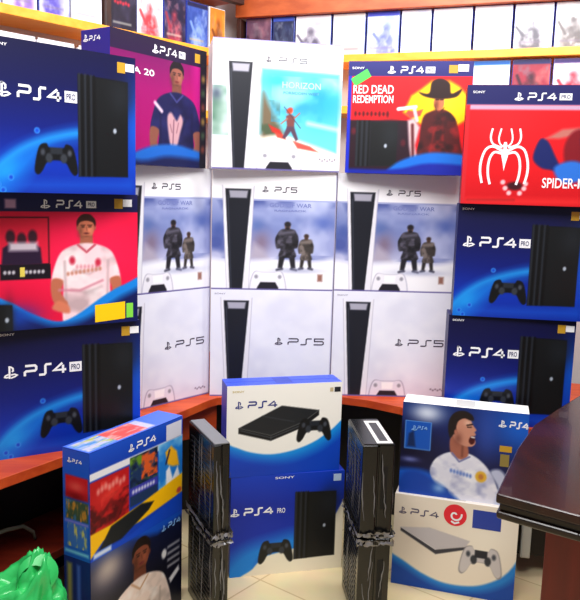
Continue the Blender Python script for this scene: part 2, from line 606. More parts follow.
def design(key):
    if key in DES:
        return DES[key]
    w, h, d = .412, .372, .12
    top = None
    side = None
    ex = []
    if key in ('pro', 'pro_floor'):
        if key == 'pro_floor':
            w, h = .398, .359
        a = Art(w, h)
        blue_base(a)
        if key == 'pro':
            slabs(a, .575, .94, .17, .87, (8, 9, 12))
            a.line([(.1, .95), (.95, .93)], .012, (20, 92, 214), .02, .7)
            pad_dark(a, .425, .765, .29, .22, (10, 11, 15))
            for i, (u, v) in enumerate(((.05, .95), (.13, .9), (.08, .985), (.3, .58))):
                a.ell(u, v, .018, .02, (60, 150, 240), .002)
                a.ell(u, v, .012, .014, (10, 70, 200), .002)
            ex += logo_part(w, h, 'PS4', .05, .185, .465, .295, .372, WHITE_INK, (.485, .57), .0066)
            ex += badge_parts(w, h)
            ex.append(('maker_lettering', text_mesh('maker_lettering', 'SONY', .03 * w, .945 * h, .095 * w, .018 * h, WHITE_INK)))
            carton = (14, 18, 90)
        else:
            a.vgrad([(0, (10, 60, 190)), (.3, (10, 40, 160)), (.7, (8, 46, 176)), (1, (6, 70, 200))])
            a.poly([(-.1, .98), (.02, .8), (.15, .7), (.35, .64), (.6, .6), (.6, .8), (.3, .85), (.2, 1.05), (-.1, 1.05)], (14, 140, 232), .03, .9, sm=True)
            a.poly([(.12, 1.06), (.2, .93), (.3, .82), (.45, .78), (.7, .72), (.86, .6), (.94, .42), (1.05, .3), (1.1, 1.1)], (244, 236, 214), .003, sm=True)
            slabs(a, .56, .93, .19, .86, (14, 16, 16))
            pad_dark(a, .40, .77, .31, .24, (20, 22, 22))
            ex += logo_part(w, h, 'PS4', .0, .12, .37, .32, .385, WHITE_INK, None, .006)
            ex.append(('version_lettering', text_mesh('version_lettering', 'PRO', .405 * w, (1 - .385) * h, .07 * w, .05 * h, WHITE_INK)))
            ex.append(('maker_lettering', text_mesh('maker_lettering', 'SONY', .38 * w, .955 * h, .17 * w, .022 * h, WHITE_INK)))
            ex.append(quad_part('price_sticker', w, h, .9, .03, .97, .1, mat('pale_sticker', (180, 205, 240), .4)))
            carton = (10, 46, 160)
    elif key == 'red_football':
        a = Art(w, h)
        a.vgrad([(0, (226, 10, 58)), (.5, (250, 22, 72)), (1, (236, 12, 60))])
        a.glow(.62, .3, .3, .4, (255, 30, 84), .6)
        a.glow(.1, .85, .3, .2, (170, 0, 50), .5)
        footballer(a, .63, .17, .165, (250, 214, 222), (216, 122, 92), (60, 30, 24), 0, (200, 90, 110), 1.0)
        a.line([(.44, .72), (.58, .73), (.74, .66)], .006, (206, 130, 150), .004)
        for q in ((.53, .5), (.71, .52)):
            a.ell(*q, .02, .03, (200, 40, 70), .004)
        for i in range(9):
            a.ell(.5 + .028 * i, .6 - .004 * i, .01, .014, (196, 130, 110), .003)
        a.poly([(.43, .8), (.39, .86), (.5, .9), (.5, .84)], (216, 122, 92), .004, sm=True)
        # inset picture
        a.rect(.06, .17, .385, .52, (230, 24, 60), .001)
        a.line([(.06, .18), (.375, .18), (.375, .52), (.06, .52)], .004, (60, 10, 30), .001)
        for u in (.13, .2, .27):
            a.ell(u, .32 + .02 * (u == .2), .03, .05, (60, 24, 40), .003)
            a.poly([(u - .06, .52), (u - .05, .4), (u, .36), (u + .05, .4), (u + .06, .52)], (40, 20, 50), .003)
        a.rect(.12, .36, .3, .42, (214, 200, 214), .006)
        a.rect(.06, .52, .385, .63, (20, 10, 24), .001)
        for i in range(10):
            if i not in (3, 4):
                a.ell(.09 + i * .027, .575, .01, .014, (200, 196, 206), .002)
        a.rect(.185, .54, .215, .61, (230, 210, 90), .001)
        # waves
        a.poly([(-.1, .72), (.1, .78), (.25, .88), (.42, .955), (.55, .92), (.75, .78), (.9, .7), (1.1, .65), (1.1, 1.1), (-.1, 1.1)], (20, 130, 225), .003, sm=True)
        a.poly([(-.1, .77), (.1, .83), (.25, .92), (.42, .985), (.6, .96), (.78, .86), (.92, .78), (1.1, .74), (1.1, 1.1), (-.1, 1.1)], (12, 22, 84), .012, sm=True)
        a.glow(.15, .9, .14, .08, (20, 70, 180), .8)
        slabs(a, .0, .13, .8, 1.0, (14, 14, 26))
        a.vgrad([(0, (24, 24, 84)), (.14, (20, 20, 72))], 0, .135)
        a.rect(.1, .05, .17, .115, (190, 150, 190), .003)
        ex += logo_part(w, h, 'PS4', .325, .43, .605, .055, .108, WHITE_INK, (.63, .70), .004)
        ex += badge_parts(w, h, .83, .035)
        ex.append(quad_part('yellow_label', w, h, .685, .85, .905, .985, YEL, -.015))
        ex.append(quad_part('green_label', w, h, .915, .85, .965, .965, GRN))
        carton = (14, 18, 78)
    elif key == 'purple_football':
        w, h, d = .445, .402, .13
        a = Art(w, h)
        a.vgrad([(0, (96, 4, 84)), (.4, (150, 6, 100)), (1, (166, 6, 98))])
        a.glow(.85, .6, .2, .4, (190, 8, 104), .7)
        a.poly([(.82, 0), (1, 0), (1, 1), (.93, 1)], (176, 12, 120), .02)
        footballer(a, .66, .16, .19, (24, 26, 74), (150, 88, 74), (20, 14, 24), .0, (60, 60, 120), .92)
        a.poly([(.56, .6), (.6, .56), (.66, .62), (.7, .57), (.73, .62), (.7, .72), (.66, .84), (.6, .84), (.57, .72)], (196, 150, 160), .005, sm=True)
        a.line([(.63, .62), (.62, .82)], .004, (110, 70, 90), .003)
        a.line([(.59, .66), (.61, .72)], .003, (130, 86, 100), .003)
        a.line([(.68, .64), (.66, .72)], .003, (130, 86, 100), .003)
        a.line([(.43, .5), (.5, .56)], .012, (220, 190, 210), .004)
        a.poly([(.1, .98), (.35, .86), (.6, .82), (.8, .84), (1.0, .9), (1.0, 1.1), (.1, 1.1)], (22, 96, 190), .006, sm=True)
        a.poly([(-.1, .95), (.3, .97), (.6, .92), (1.1, .96), (1.1, 1.1), (-.1, 1.1)], (14, 22, 70), .01, sm=True)
        a.vgrad([(0, (30, 18, 52)), (.16, (34, 14, 58))], 0, .145)
        a.rect(.925, .0, 1.0, 1.0, (26, 22, 34), .002)
        for i in range(6):
            a.ell(.962, .24 + i * .12, .02, .03, [(140, 110, 60), (60, 80, 60), (120, 60, 50)][i % 3], .006)
        ex += logo_part(w, h, 'PS4', .4, .48, .66, .055, .11, WHITE_INK, (.68, .75), .0042)
        ex.append(('title_lettering', text_mesh('title_lettering', 'FIFA 20', .09 * w, .70 * h, .33 * w, .05 * h, WHITE_INK)))
        ex.append(quad_part('gold_badge', w, h, .86, .04, .92, .115, GOLD))
        carton = (40, 34, 130)
        b = Art(d, .05, .002)
        b.fill((46, 40, 150))
        bm = bmesh.new()
        ps_symbol(bm, .012, h - .036, .022)
        ps_text(bm, 'PS4', .04, h - .034, .05, .013, .003)
        side = letters_mesh('side_lettering', bm, WHITE_INK)
    elif key == 'beach':
        w, h, d = .461, .443, .19
        a = Art(w, h)
        a.fill((250, 249, 252))
        # art strip left of the tower
        a.rect(0, .34, .13, .76, (206, 226, 222), .008)
        a.cloud(3, 5, .9, (0, .36, .13, .74), (50, 96, 72))
        a.glow(.03, .42, .04, .05, (60, 70, 96), .8)
        # sea and sky
        a.poly([(.37, .21), (.975, .23), (.975, .86), (.8, .82), (.6, .74), (.36, .72)], (104, 204, 228), .006)
        a.glow(.85, .45, .22, .2, (40, 160, 214), .9)
        a.glow(.62, .5, .14, .05, (60, 150, 220), .8)
        a.glow(.5, .3, .14, .07, (50, 190, 214), .9)
        a.glow(.9, .32, .1, .05, (200, 240, 248), .8)
        a.line([(.74, .62), (.97, .66)], .01, (240, 252, 252), .01, .8)
        a.poly([(.38, .4), (.44, .5), (.5, .62), (.56, .74), (.5, .8), (.38, .78)], (112, 96, 74), .012, sm=True)
        a.cloud(5, 12, .8, (.38, .45, .52, .76), (64, 84, 60))
        a.poly([(.36, .76), (.52, .72), (.68, .76), (.98, .86), (.98, .9), (.36, .86)], (246, 238, 226), .008, sm=True)
        a.cloud(7, 6, .6, (.45, .26, .97, .62), (40, 150, 200))
        a.cloud(8, 5, .5, (.45, .26, .97, .6), (190, 240, 248))
        # walker with red hair and two strips of red cloth
        for p, c in (([(.43, .64), (.52, .68), (.55, .73), (.46, .70)], (190, 44, 34)), ([(.62, .76), (.76, .80), (.83, .845), (.66, .82)], (226, 84, 74)), ([(.48, .7), (.55, .72), (.57, .755), (.5, .74)], (206, 70, 56)),
                     ([(.565, .57), (.6, .55), (.635, .575), (.63, .655), (.575, .66)], (120, 66, 66)), ([(.575, .65), (.63, .65), (.665, .75), (.645, .765), (.605, .69), (.56, .75), (.54, .74)], (84, 60, 80))):
            a.poly(p, c, .003)
        a.ell(.603, .53, .016, .022, (206, 140, 116), .002)
        a.ell(.592, .527, .02, .028, (196, 64, 40), .003, ang=.8)
        a.line([(.575, .59), (.53, .63)], .005, (170, 110, 96), .002)
        a.line([(.63, .585), (.67, .545)], .005, (170, 110, 96), .002)
        a.line([(.55, .5), (.68, .66)], .003, (70, 60, 70), .001)
        tower(a, .115, .305, .17, 1.0)
        pad_white(a, .52, .93, .34, .2)
        for i in range(7):
            a.ell(.84 + .02 * i, .9 + .012 * (i % 2), .007, .008, (120, 110, 130), .002)
        a.rect(0, .988, 1, 1.01, (104, 96, 156), .0015)  # indigo bottom trim, also painting in the shaded seam below this box
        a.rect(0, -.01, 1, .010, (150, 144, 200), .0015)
        ex += logo_part(w, h, 'PS5', .40, .5, .72, .125, .16, DARK_INK, None, .003)
        ex.append(('title_lettering', text_mesh('title_lettering', 'HORIZON', .53 * w, .645 * h, .3 * w, .05 * h, mat('pale_blue_ink', (176, 222, 238), .5))))
        ex.append(('title_lettering', text_mesh('title_lettering', 'FORBIDDEN WEST', .54 * w, .6 * h, .28 * w, .02 * h, mat('teal_ink', (70, 140, 170), .5))))
        carton = (240, 238, 250)
    elif key == 'snow':
        w, h, d = .4525, .435, .19
        a = Art(w, h)
        a.vgrad([(0, (252, 251, 253)), (.23, (250, 249, 253)), (.24, (160, 168, 212)), (.45, (112, 126, 184)), (.6, (140, 146, 194)), (.77, (206, 206, 232)), (.8, (248, 247, 251)), (1, (246, 244, 250))])
        a.cloud(11, 5, 1.1, (0, .25, 1, .74), (74, 88, 156))
        a.poly([(.62, .72), (.7, .5), (.78, .42), (.86, .52), (.95, .46), (1.05, .56), (1.05, .74)], (150, 158, 206), .02)
        a.cloud(12, 5, .55, (0, .25, 1, .7), (212, 218, 244))
        a.glow(.06, .5, .07, .06, (70, 90, 160), .8)
        a.glow(.4, .6, .07, .1, (128, 104, 122), .75)
        a.glow(.36, .45, .06, .05, (86, 108, 170), .8)
        a.poly([(.3, .74), (.34, .6), (.42, .66), (.46, .74)], (176, 166, 186), .012)
        a.poly([(-.05, .74), (.2, .77), (.5, .74), (.8, .76), (1.05, .72), (1.05, .84), (-.05, .84)], (244, 244, 251), .012, sm=True)
        a.glow(.9, .42, .08, .06, (80, 100, 176), .8)
        # two travellers in dark cloaks
        def walker(cu, top, hh, fat, col, hair, seed):
            k = hh * a.h / a.w
            cloak = [(cu - k * .1, top + hh * .15), (cu + k * .1, top + hh * .15), (cu + k * .2 * fat, top + hh * .22), (cu + k * .25 * fat, top + hh * .34), (cu + k * .23 * fat, top + hh * .52), (cu + k * .16 * fat, top + hh * .56), (cu + k * .19 * fat, top + hh * .72), (cu - k * .17 * fat, top + hh * .72), (cu - k * .15 * fat, top + hh * .56), (cu - k * .24 * fat, top + hh * .54), (cu - k * .27 * fat, top + hh * .36), (cu - k * .2 * fat, top + hh * .22)]
            for sg in (-1, 1):
                a.poly([(cu + sg * k * .03, top + hh * .66), (cu + sg * k * .17 * fat, top + hh * .66), (cu + sg * k * .2 * fat, top + hh * .95), (cu + sg * k * .1 * fat, top + hh * .97)], tuple(x * .75 for x in col), .003)
                a.line([(cu + sg * k * .1 * fat, top + hh * .97), (cu + sg * k * .22 * fat, top + hh * .99)], .008, (40, 38, 50), .003)
            a.poly(cloak, col, .003, sm=True)
            a.tex(cloak, seed, 22, .8, tuple(min(255, x * 2.2) for x in col), True)
            a.tex(cloak, seed + 1, 18, .7, tuple(x * .4 for x in col), True)
            a.ell(cu, top + hh * .095, k * .06, hh * .08, (128, 98, 90), .002)
            a.ell(cu, top + hh * .05, k * .066, hh * .055, hair, .003)
            a.ell(cu, top + hh * .14, k * .045, hh * .04, hair, .003)
            a.line([(cu - k * .16 * fat, top + hh * .24), (cu + k * .14 * fat, top + hh * .2)], .012, tuple(min(255, x * 1.9) for x in col), .005)
        walker(.61, .42, .41, .92, (46, 44, 52), (34, 30, 34), 71)
        walker(.765, .52, .30, .85, (62, 56, 54), (60, 44, 38), 73)
        a.glow(.7, .83, .2, .025, (150, 154, 190), .6)
        tower(a, .1, .315, .155, 1.02)
        pad_white(a, .46, .93, .29, .2)
        a.rect(.865, .86, .905, .92, (150, 104, 92), .004)
        a.rect(0, .988, 1, 1.01, (104, 96, 156), .0015)  # indigo trim that doubles as painted shade of the gap between stacked rows
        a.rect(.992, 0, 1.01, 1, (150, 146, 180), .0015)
        ex += logo_part(w, h, 'PS5', .40, .5, .68, .135, .175, DARK_INK, None, .0036)
        ex.append(('title_lettering', text_mesh('title_lettering', 'GOD OF WAR', .46 * w, .7 * h, .34 * w, .035 * h, mat('slate_ink', (112, 122, 184), .5))))
        ex.append(('title_lettering', text_mesh('title_lettering', 'RAGNAROK', .5 * w, .665 * h, .26 * w, .016 * h, mat('slate_ink', (112, 122, 184), .5))))
        carton = (242, 240, 250)
    elif key == 'plain':
        w, h, d = .4525, .404, .19
        a = Art(w, h)
        a.fill((234, 234, 247))
        a.cloud(21, 3, .5, None, (206, 206, 226))
        a.cloud(22, 5, .35, None, (252, 251, 254))
        tower(a, .1, .315, .1, 1.02)
        pad_white(a, .48, .94, .3, .22, (228, 225, 238), (168, 164, 186))
        for i in range(6):
            a.ell(.85 + .02 * i, .92 + .01 * (i % 2), .008, .008, (130, 120, 140), .002)
        a.rect(0, .988, 1, 1.01, (104, 96, 156), .0015)  # bottom trim in indigo, with the gap shade under the carton painted in
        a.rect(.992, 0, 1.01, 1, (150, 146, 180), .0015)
        ex += logo_part(w, h, 'PS5', .53, .64, .94, .45, .505, DARK_INK, None, .0044)
        ex.append(('maker_lettering', text_mesh('maker_lettering', 'SONY', .03 * w, .955 * h, .09 * w, .013 * h, mat('grey_ink', (150, 145, 165), .5))))
        carton = (236, 234, 246)
    elif key == 'western':
        w, h, d = .428, .387, .12
        a = Art(w, h)
        a.vgrad([(0, (226, 10, 26)), (.5, (236, 14, 26)), (1, (210, 8, 24))])
        # sun burst
        a.poly([(.46, .45), (.52, .3), (.6, .24), (.68, .17), (.82, .17), (.9, .22), (.97, .3), (.98, .5), (.9, .56), (.8, .62), (.6, .55)], (255, 198, 8), .006)
        a.glow(.78, .35, .12, .12, (255, 226, 40), .8)
        # dark lower picture of console
        a.rect(.0, .52, .55, 1.0, (36, 10, 26), .004)
        for i in range(8):
            a.ell(.06 + .07 * (i % 4) + .2 * (i > 3), .62 + .1 * (i % 3), .02, .03, (86, 18, 34), .004)
        slabs(a, .08, .42, .53, .93, (24, 24, 32))
        for k in range(9):
            a.ell(.07 + .033 * k, .465, .012, .026 - .006 * (k % 2), (70, 0, 14), .003, .9)
        # man in a wide hat
        a.poly([(.62, .5), (.68, .44), (.78, .42), (.88, .5), (.93, .7), (.95, .95), (.6, .95), (.6, .7)], (74, 18, 22), .004, sm=True)
        a.poly([(.66, .95), (.72, .55), (.78, .5), (.8, .7), (.78, .95)], (120, 22, 24), .004)
        coat = [(.62, .5), (.68, .44), (.78, .42), (.88, .5), (.93, .7), (.95, .95), (.6, .95), (.6, .7)]
        a.tex(coat, 81, 10, .8, (150, 30, 34), True)
        a.tex(coat, 82, 12, .8, (34, 8, 14), True)
        a.ell(.745, .36, .042, .07, (196, 116, 76), .002)
        a.glow(.725, .38, .02, .05, (110, 50, 34), .8)
        a.line([(.72, .335), (.74, .335)], .004, (50, 20, 16), .0015)
        a.line([(.755, .335), (.775, .335)], .004, (50, 20, 16), .0015)
        a.poly([(.71, .38), (.74, .46), (.79, .4), (.775, .44), (.74, .475)], (60, 22, 20), .003)
        a.poly([(.58, .27), (.66, .28), (.68, .18), (.75, .15), (.82, .19), (.84, .28), (.92, .24), (.88, .31), (.75, .33), (.63, .31)], (40, 16, 18), .003, sm=True)
        a.poly([(.6, .48), (.52, .5), (.48, .46), (.5, .43), (.56, .44), (.62, .42)], (180, 70, 60), .003)
        a.line([(.42, .42), (.56, .4)], .012, (232, 228, 232), .002)
        a.line([(.55, .42), (.575, .52)], .012, (200, 190, 196), .002)
        a.poly([(.5, .52), (.55, .5), (.6, .58), (.57, .74), (.6, .92), (.55, .92), (.52, .74)], (206, 180, 184), .005)
        a.line([(.54, .56), (.56, .9)], .01, (90, 30, 36), .004)
        a.poly([(.4, .92), (.55, .84), (.75, .8), (1.05, .84), (1.05, .97), (.4, 1.0)], (16, 104, 206), .006, sm=True)
        a.poly([(-.1, .97), (.4, .96), (.7, .9), (1.1, .94), (1.1, 1.1), (-.1, 1.1)], (12, 30, 150), .006, sm=True)
        a.vgrad([(0, (40, 40, 116)), (.14, (30, 30, 104))], 0, .135)
        a.rect(0, .13, .03, 1, (20, 40, 190), .002)
        ex += logo_part(w, h, 'PS4', .32, .43, .61, .05, .105, WHITE_INK, (.625, .7), .0045)
        bm = bmesh.new()
        ex.append(('title_lettering', text_mesh('title_lettering', 'RED DEAD', .045 * w, .715 * h, .33 * w, .075 * h, WHITE_INK)))
        ex.append(('title_lettering', text_mesh('title_lettering', 'REDEMPTION', .045 * w, .63 * h, .33 * w, .07 * h, WHITE_INK)))
        ex.append(('maker_lettering', text_mesh('maker_lettering', 'SONY', .03 * w, .93 * h, .1 * w, .02 * h, WHITE_INK)))
        bm = bmesh.new()
        stroke(bm, [(.04 * w, .81 * h), (.17 * w, .9 * h)], .03)
        ex.append(('green_sticker', letters_mesh('green_sticker', bm, mat('green_tape', (70, 200, 80), .4))))
        ex.append(quad_part('gold_badge', w, h, .81, .035, .88, .105, GOLD))
        ex.append(quad_part('white_badge', w, h, .882, .03, .965, .09, WHITE_INK))
        carton = (20, 36, 170)
    elif key == 'spider':
        a = Art(w, h)
        a.vgrad([(0, (214, 6, 20)), (.5, (232, 12, 24)), (1, (196, 6, 20))])
        a.glow(.3, .3, .25, .2, (246, 24, 34), .7)
        # plain bold shapes in red, blue and black at the right
        a.poly([(.52, .6), (.56, .45), (.62, .46), (.68, .58), (.74, .72), (.66, .7), (.58, .68)], (18, 30, 96), .004, sm=True)
        a.poly([(.6, .44), (.72, .36), (.9, .34), (.86, .4), (.7, .44)], (190, 110, 100), .006)
        a.poly([(.74, .5), (.8, .38), (.9, .36), (1.0, .42), (1.0, .8), (.84, .76), (.76, .66)], (126, 10, 26), .006, sm=True)
        a.poly([(.68, .68), (.8, .62), (.9, .66), (.88, .78), (.74, .8)], (40, 110, 210), .006, sm=True)
        a.poly([(.86, .44), (.95, .46), (1.0, .6), (.92, .62)], (20, 40, 130), .006, sm=True)
        # small gamepad below the emblem
        a.ell(.4, .84, .06, .035, (60, 8, 20), .004)
        for q in ((.33, .86), (.47, .86), (.36, .9), (.44, .9), (.31, .81), (.48, .82)):
            a.ell(*q, .018, .02, (240, 190, 196), .003)
        a.line([(.05, .97), (.4, .96)], .006, (120, 0, 14), .004)
        a.line([(.05, .975), (1, .96)], .02, (250, 60, 50), .01, .5)
        a.rect(0, 0, 1, .165, (26, 26, 92), .001)
        a.rect(0, .165, 1, .205, (196, 160, 190), .003)
        a.rect(0, .165, .03, 1, (206, 30, 40), .002)
        ex += logo_part(w, h, 'PS4', .355, .455, .66, .07, .125, WHITE_INK, (.68, .77), .0045)
        ex.append(('maker_lettering', text_mesh('maker_lettering', 'SONY', .045 * w, .93 * h, .09 * w, .02 * h, WHITE_INK)))
        ex.append(('title_lettering', text_mesh('title_lettering', 'SPIDER-MAN', .6 * w, .15 * h, .42 * w, .085 * h, WHITE_INK)))
        bm = bmesh.new()
        cx, W_, H_ = .31 * w, .36 * w, .47 * h
        z0 = .17 * h

        def e(p):
            return [(cx + x * W_ / 2, z0 + z * H_) for x, z in p]
        for sg in (-1, 1):
            for leg, t_ in (([(.1, .68), (.24, .74), (.28, .84), (.2, 1.0)], .005), ([(.12, .66), (.5, .72), (.62, .84), (.56, 1.0)], .006),
                        ([(.12, .6), (.5, .68), (.8, .62), (.96, .42), (.98, .22), (.88, .02)], .0075), ([(.1, .55), (.4, .58), (.58, .5), (.66, .34), (.64, .16), (.54, .0)], .0075)):
                stroke(bm, e(spline([(sg * x, z) for x, z in leg], 4, False)), t_)
        f = [(0, .24), (.06, .38), (.13, .5), (.15, .58), (.1, .64), (.06, .64), (.09, .7), (.05, .76), (-.05, .76), (-.09, .7), (-.06, .64), (-.1, .64), (-.15, .58), (-.13, .5), (-.06, .38)]
        bm.faces.new([bm.verts.new((x, 0, z)) for x, z in e(f)])
        bm.normal_update()
        ex.append(('spider_emblem', letters_mesh('spider_emblem', bm, WHITE_INK)))
        carton = (190, 14, 26)
    elif key == 'slim':
        w, h, d = .398, .314, .1
        a = Art(w, h)
        a.fill((250, 246, 238))
        a.poly([(-.1, .6), (.06, .66), (.2, .73), (.38, .77), (.58, .74), (.76, .66), (.9, .55), (1.1, .4), (1.1, 1.1), (-.1, 1.1)], (20, 140, 226), .003, sm=True)
        a.poly([(-.1, .68), (.06, .74), (.22, .81), (.4, .85), (.6, .83), (.8, .74), (.95, .62), (1.1, .5), (1.1, 1.1), (-.1, 1.1)], (8, 66, 190), .02, sm=True)
        a.glow(.2, .95, .3, .1, (10, 56, 176), .8)
        a.poly([(.1, .46), (.47, .235), (.8, .305), (.66, .43), (.38, .56)], (34, 36, 40), .002)
        a.poly([(.1, .46), (.38, .56), (.38, .62), (.1, .52)], (16, 17, 20), .002)
        a.poly([(.38, .56), (.66, .43), (.8, .305), (.8, .36), (.66, .49), (.38, .62)], (24, 25, 28), .002)
        a.line([(.12, .488), (.38, .585), (.68, .45)], .003, (70, 72, 78), .0015)
        a.line([(.3, .34), (.58, .42)], .003, (54, 56, 62), .0015)
        pad_dark(a, .76, .52, .31, .27, (22, 22, 24))
        ex += logo_part(w, h, 'PS4', .07, .18, .43, .18, .245, mat('blue_ink', (40, 50, 130), .5), None, .005)
        ex.append(('maker_lettering', text_mesh('maker_lettering', 'SONY', .045 * w, .925 * h, .1 * w, .02 * h, mat('gold_ink', (196, 170, 70), .5))))
        ex.append(quad_part('black_badge', w, h, .93, .055, .985, .11, mat('black_ink', (30, 30, 36), .5)))
        ex.append(quad_part('grey_badge', w, h, .89, .06, .92, .105, mat('tan_ink', (200, 180, 140), .5)))
        carton = (58, 84, 214)
    elif key == 'shout':
        w, h, d = .398, .313, .1
        a = Art(w, h)
        a.vgrad([(0, (16, 40, 110)), (.3, (14, 28, 90)), (.6, (16, 18, 60)), (1, (12, 30, 90))])
        a.glow(.2, .1, .13, .1, (220, 230, 250), 1)
        a.glow(.95, .15, .25, .3, (20, 100, 214), .9)
        a.glow(.68, .25, .1, .3, (60, 90, 190), .5)
        a.glow(.05, .45, .2, .2, (14, 10, 36), .9)
        a.poly([(-.1, .8), (.1, .72), (.3, .78), (.42, 1.1), (-.1, 1.1)], (14, 90, 200), .01, sm=True)
        # shouting footballer seen from the side, head thrown back
        sh = [(.25, .72), (.28, .6), (.35, .52), (.44, .485), (.56, .49), (.66, .56), (.74, .68), (.79, .82), (.84, 1.0), (.46, 1.05), (.40, .9), (.30, .86)]
        a.poly(sh, (226, 226, 240), .003, sm=True)
        a.tex(sh, 61, 8, .8, (150, 156, 196), True)
        a.tex(sh, 62, 10, .6, (252, 252, 255), True)
        a.poly([(.73, .66), (.8, .62), (.86, .7), (.88, .86), (.84, 1.0), (.78, .98), (.8, .82)], (190, 196, 222), .006, sm=True)
        a.poly([(.40, .34), (.45, .3), (.53, .38), (.55, .5), (.5, .56), (.43, .53), (.40, .46)], (168, 100, 80), .003, sm=True)
        a.line([(.5, .4), (.5, .52)], .006, (120, 66, 54), .004)
        face = [(.405, .22), (.43, .12), (.49, .085), (.545, .12), (.572, .18), (.60, .225), (.588, .25), (.598, .275), (.585, .30), (.60, .36), (.575, .405), (.52, .41), (.46, .38), (.42, .32)]
        a.poly(face, (204, 140, 116), .002, sm=True)
        a.tex(face, 63, 5, .5, (236, 180, 156), True)
        a.glow(.46, .34, .035, .07, (130, 74, 62), .85)
        a.glow(.53, .16, .03, .03, (240, 196, 172), .7)
        a.poly([(.395, .34), (.375, .24), (.385, .13), (.43, .055), (.5, .035), (.56, .07), (.575, .125), (.545, .13), (.5, .115), (.455, .15), (.44, .22), (.45, .28), (.42, .3)], (30, 20, 22), .002, sm=True)
        a.ell(.44, .27, .014, .03, (180, 112, 92), .002)
        a.line([(.525, .185), (.565, .17)], .005, (46, 28, 26), .0015)
        a.line([(.53, .205), (.56, .2)], .004, (60, 36, 34), .0015)
        a.poly([(.56, .30), (.592, .3), (.59, .365), (.565, .385), (.545, .35)], (70, 16, 22), .002, sm=True)
        a.line([(.565, .305), (.588, .308)], .004, (240, 236, 236), .0012)
        a.line([(.42, .5), (.48, .585), (.56, .52)], .006, (120, 124, 170), .002)
        a.ell(.66, .72, .045, .06, (226, 176, 50), .003)
        a.ell(.66, .72, .02, .03, (190, 120, 60), .003)
        for i in range(7):
            a.ell(.42 + .026 * i, .69 + .006 * i, .01, .02, (96, 128, 204), .003)
        a.poly([(.02, .8), (.14, .74), (.28, .82), (.42, .93), (.48, 1.05), (.02, 1.05)], (12, 66, 170), .008, sm=True)
        a.glow(.33, .9, .05, .05, (150, 190, 240), .8)
        a.glow(.08, .62, .07, .03, (120, 130, 200), .8)
        a.rect(.03, .2, .24, .5, (16, 84, 186), .002)
        a.line([(.03, .2), (.24, .2), (.24, .5), (.03, .5), (.03, .2)], .003, (80, 140, 220), .001)
        a.poly([(.05, .48), (.06, .34), (.1, .3), (.12, .48)], (14, 40, 90), .004)
        ex += logo_part(w, h, 'PS4', .77, .86, 1.0, .1, .16, WHITE_INK, None, .0045)
        bm = bmesh.new()
        ps_symbol(bm, .08 * w, .7 * h, .018)
        ps_text(bm, 'PS4', .13 * w, .72 * h, .08 * w, .01, .0025)
        ex.append(('label_lettering', letters_mesh('label_lettering', bm, mat('sky_ink', (130, 180, 240), .5))))
        ex.append(quad_part('gold_badge', w, h, .79, .36, .885, .425, GOLD))
        ex.append(quad_part('gold_badge', w, h, .8, .45, .87, .58, mat('dull_gold', (140, 122, 60), .5)))
        carton = (250, 247, 242)
    elif key == 'silver':
        w, h, d = .399, .321, .1
        a = Art(w, h)
        a.fill((240, 228, 210))
        a.glow(.8, .35, .3, .3, (250, 244, 226), .7)
        a.glow(.2, .4, .2, .2, (222, 208, 190), .7)
        a.poly([(-.1, .66), (.05, .7), (.25, .83), (.45, .9), (.68, .88), (.85, .78), (.95, .66), (1.1, .4), (1.1, 1.1), (-.1, 1.1)], (30, 130, 214), .004, sm=True)
        a.poly([(-.1, .72), (.06, .77), (.26, .89), (.46, .96), (.7, .94), (.88, .85), (1.0, .72), (1.1, .5), (1.1, 1.1), (-.1, 1.1)], (10, 72, 170), .012, sm=True)
        a.poly([(.06, .36), (.3, .32), (.63, .4), (.6, .47), (.36, .55)], (196, 190, 192), .002)
        a.poly([(.06, .36), (.36, .55), (.6, .47), (.6, .5), (.36, .6), (.06, .4)], (56, 56, 66), .0018)
        a.line([(.06, .36), (.36, .55)], .002, (236, 232, 234), .001)
        pad_dark(a, .725, .6, .345, .325, (140, 134, 138))
        pad_dark(a, .725, .597, .33, .305, (204, 198, 198))
        a.rect(.675, .49, .775, .565, (36, 38, 48), .002)
        ex += logo_part(w, h, 'PS4', .04, .14, .37, .145, .205, mat('grey_blue_ink', (90, 84, 110), .5), None, .0042)
        # round red sticker with white swirl
        bm = bmesh.new()
        cx, cz, rr = .5 * w, .855 * h, .037
        bm.faces.new([bm.verts.new((cx + rr * math.cos(t), 0, cz + rr * math.sin(t))) for t in np.linspace(0, 2 * math.pi, 40, endpoint=False)])
        bm.normal_update()
        ex.append(('red_sticker', letters_mesh('red_sticker', bm, mat('red_sticker', (232, 24, 50), .4))))
        bm = bmesh.new()
        stroke(bm, [(cx + (.004 + .0175 * t / 6) * math.cos(t + .6), cz + (.004 + .0175 * t / 6) * math.sin(t + .6)) for t in np.linspace(0, 6, 24)], .006)
        stroke(bm, [(cx - .012, cz - .022), (cx, cz - .028), (cx + .014, cz - .022)], .006)
        ex.append(('sticker_swirl', letters_mesh('sticker_swirl', bm, WHITE_INK)))
        ex.append(quad_part('blue_sticker', w, h, .64, .055, .865, .25, mat('blue_sticker', (30, 60, 160), .4)))
        carton = (224, 216, 206)
    elif key == 'megapack':
        w, h, d = .4015, .3057, .096
        a = Art(w, h)
        a.vgrad([(0, (26, 80, 200)), (.18, (20, 64, 180)), (1, (14, 60, 180))])
        a.rect(0, .19, 1, .255, (232, 232, 240), .002)
        a.rect(.0, .27, .385, .75, (186, 24, 28), .002)
        a.cloud(31, 12, 1.1, (0, .45, .385, .75), (80, 8, 16))
        a.cloud(36, 12, .7, (.1, .3, .385, .6), (236, 70, 60))
        a.line([(.12, .6), (.2, .52), (.3, .6), (.25, .72)], .012, (110, 14, 20), .004)
        a.glow(.2, .45, .12, .06, (230, 60, 50), .7)
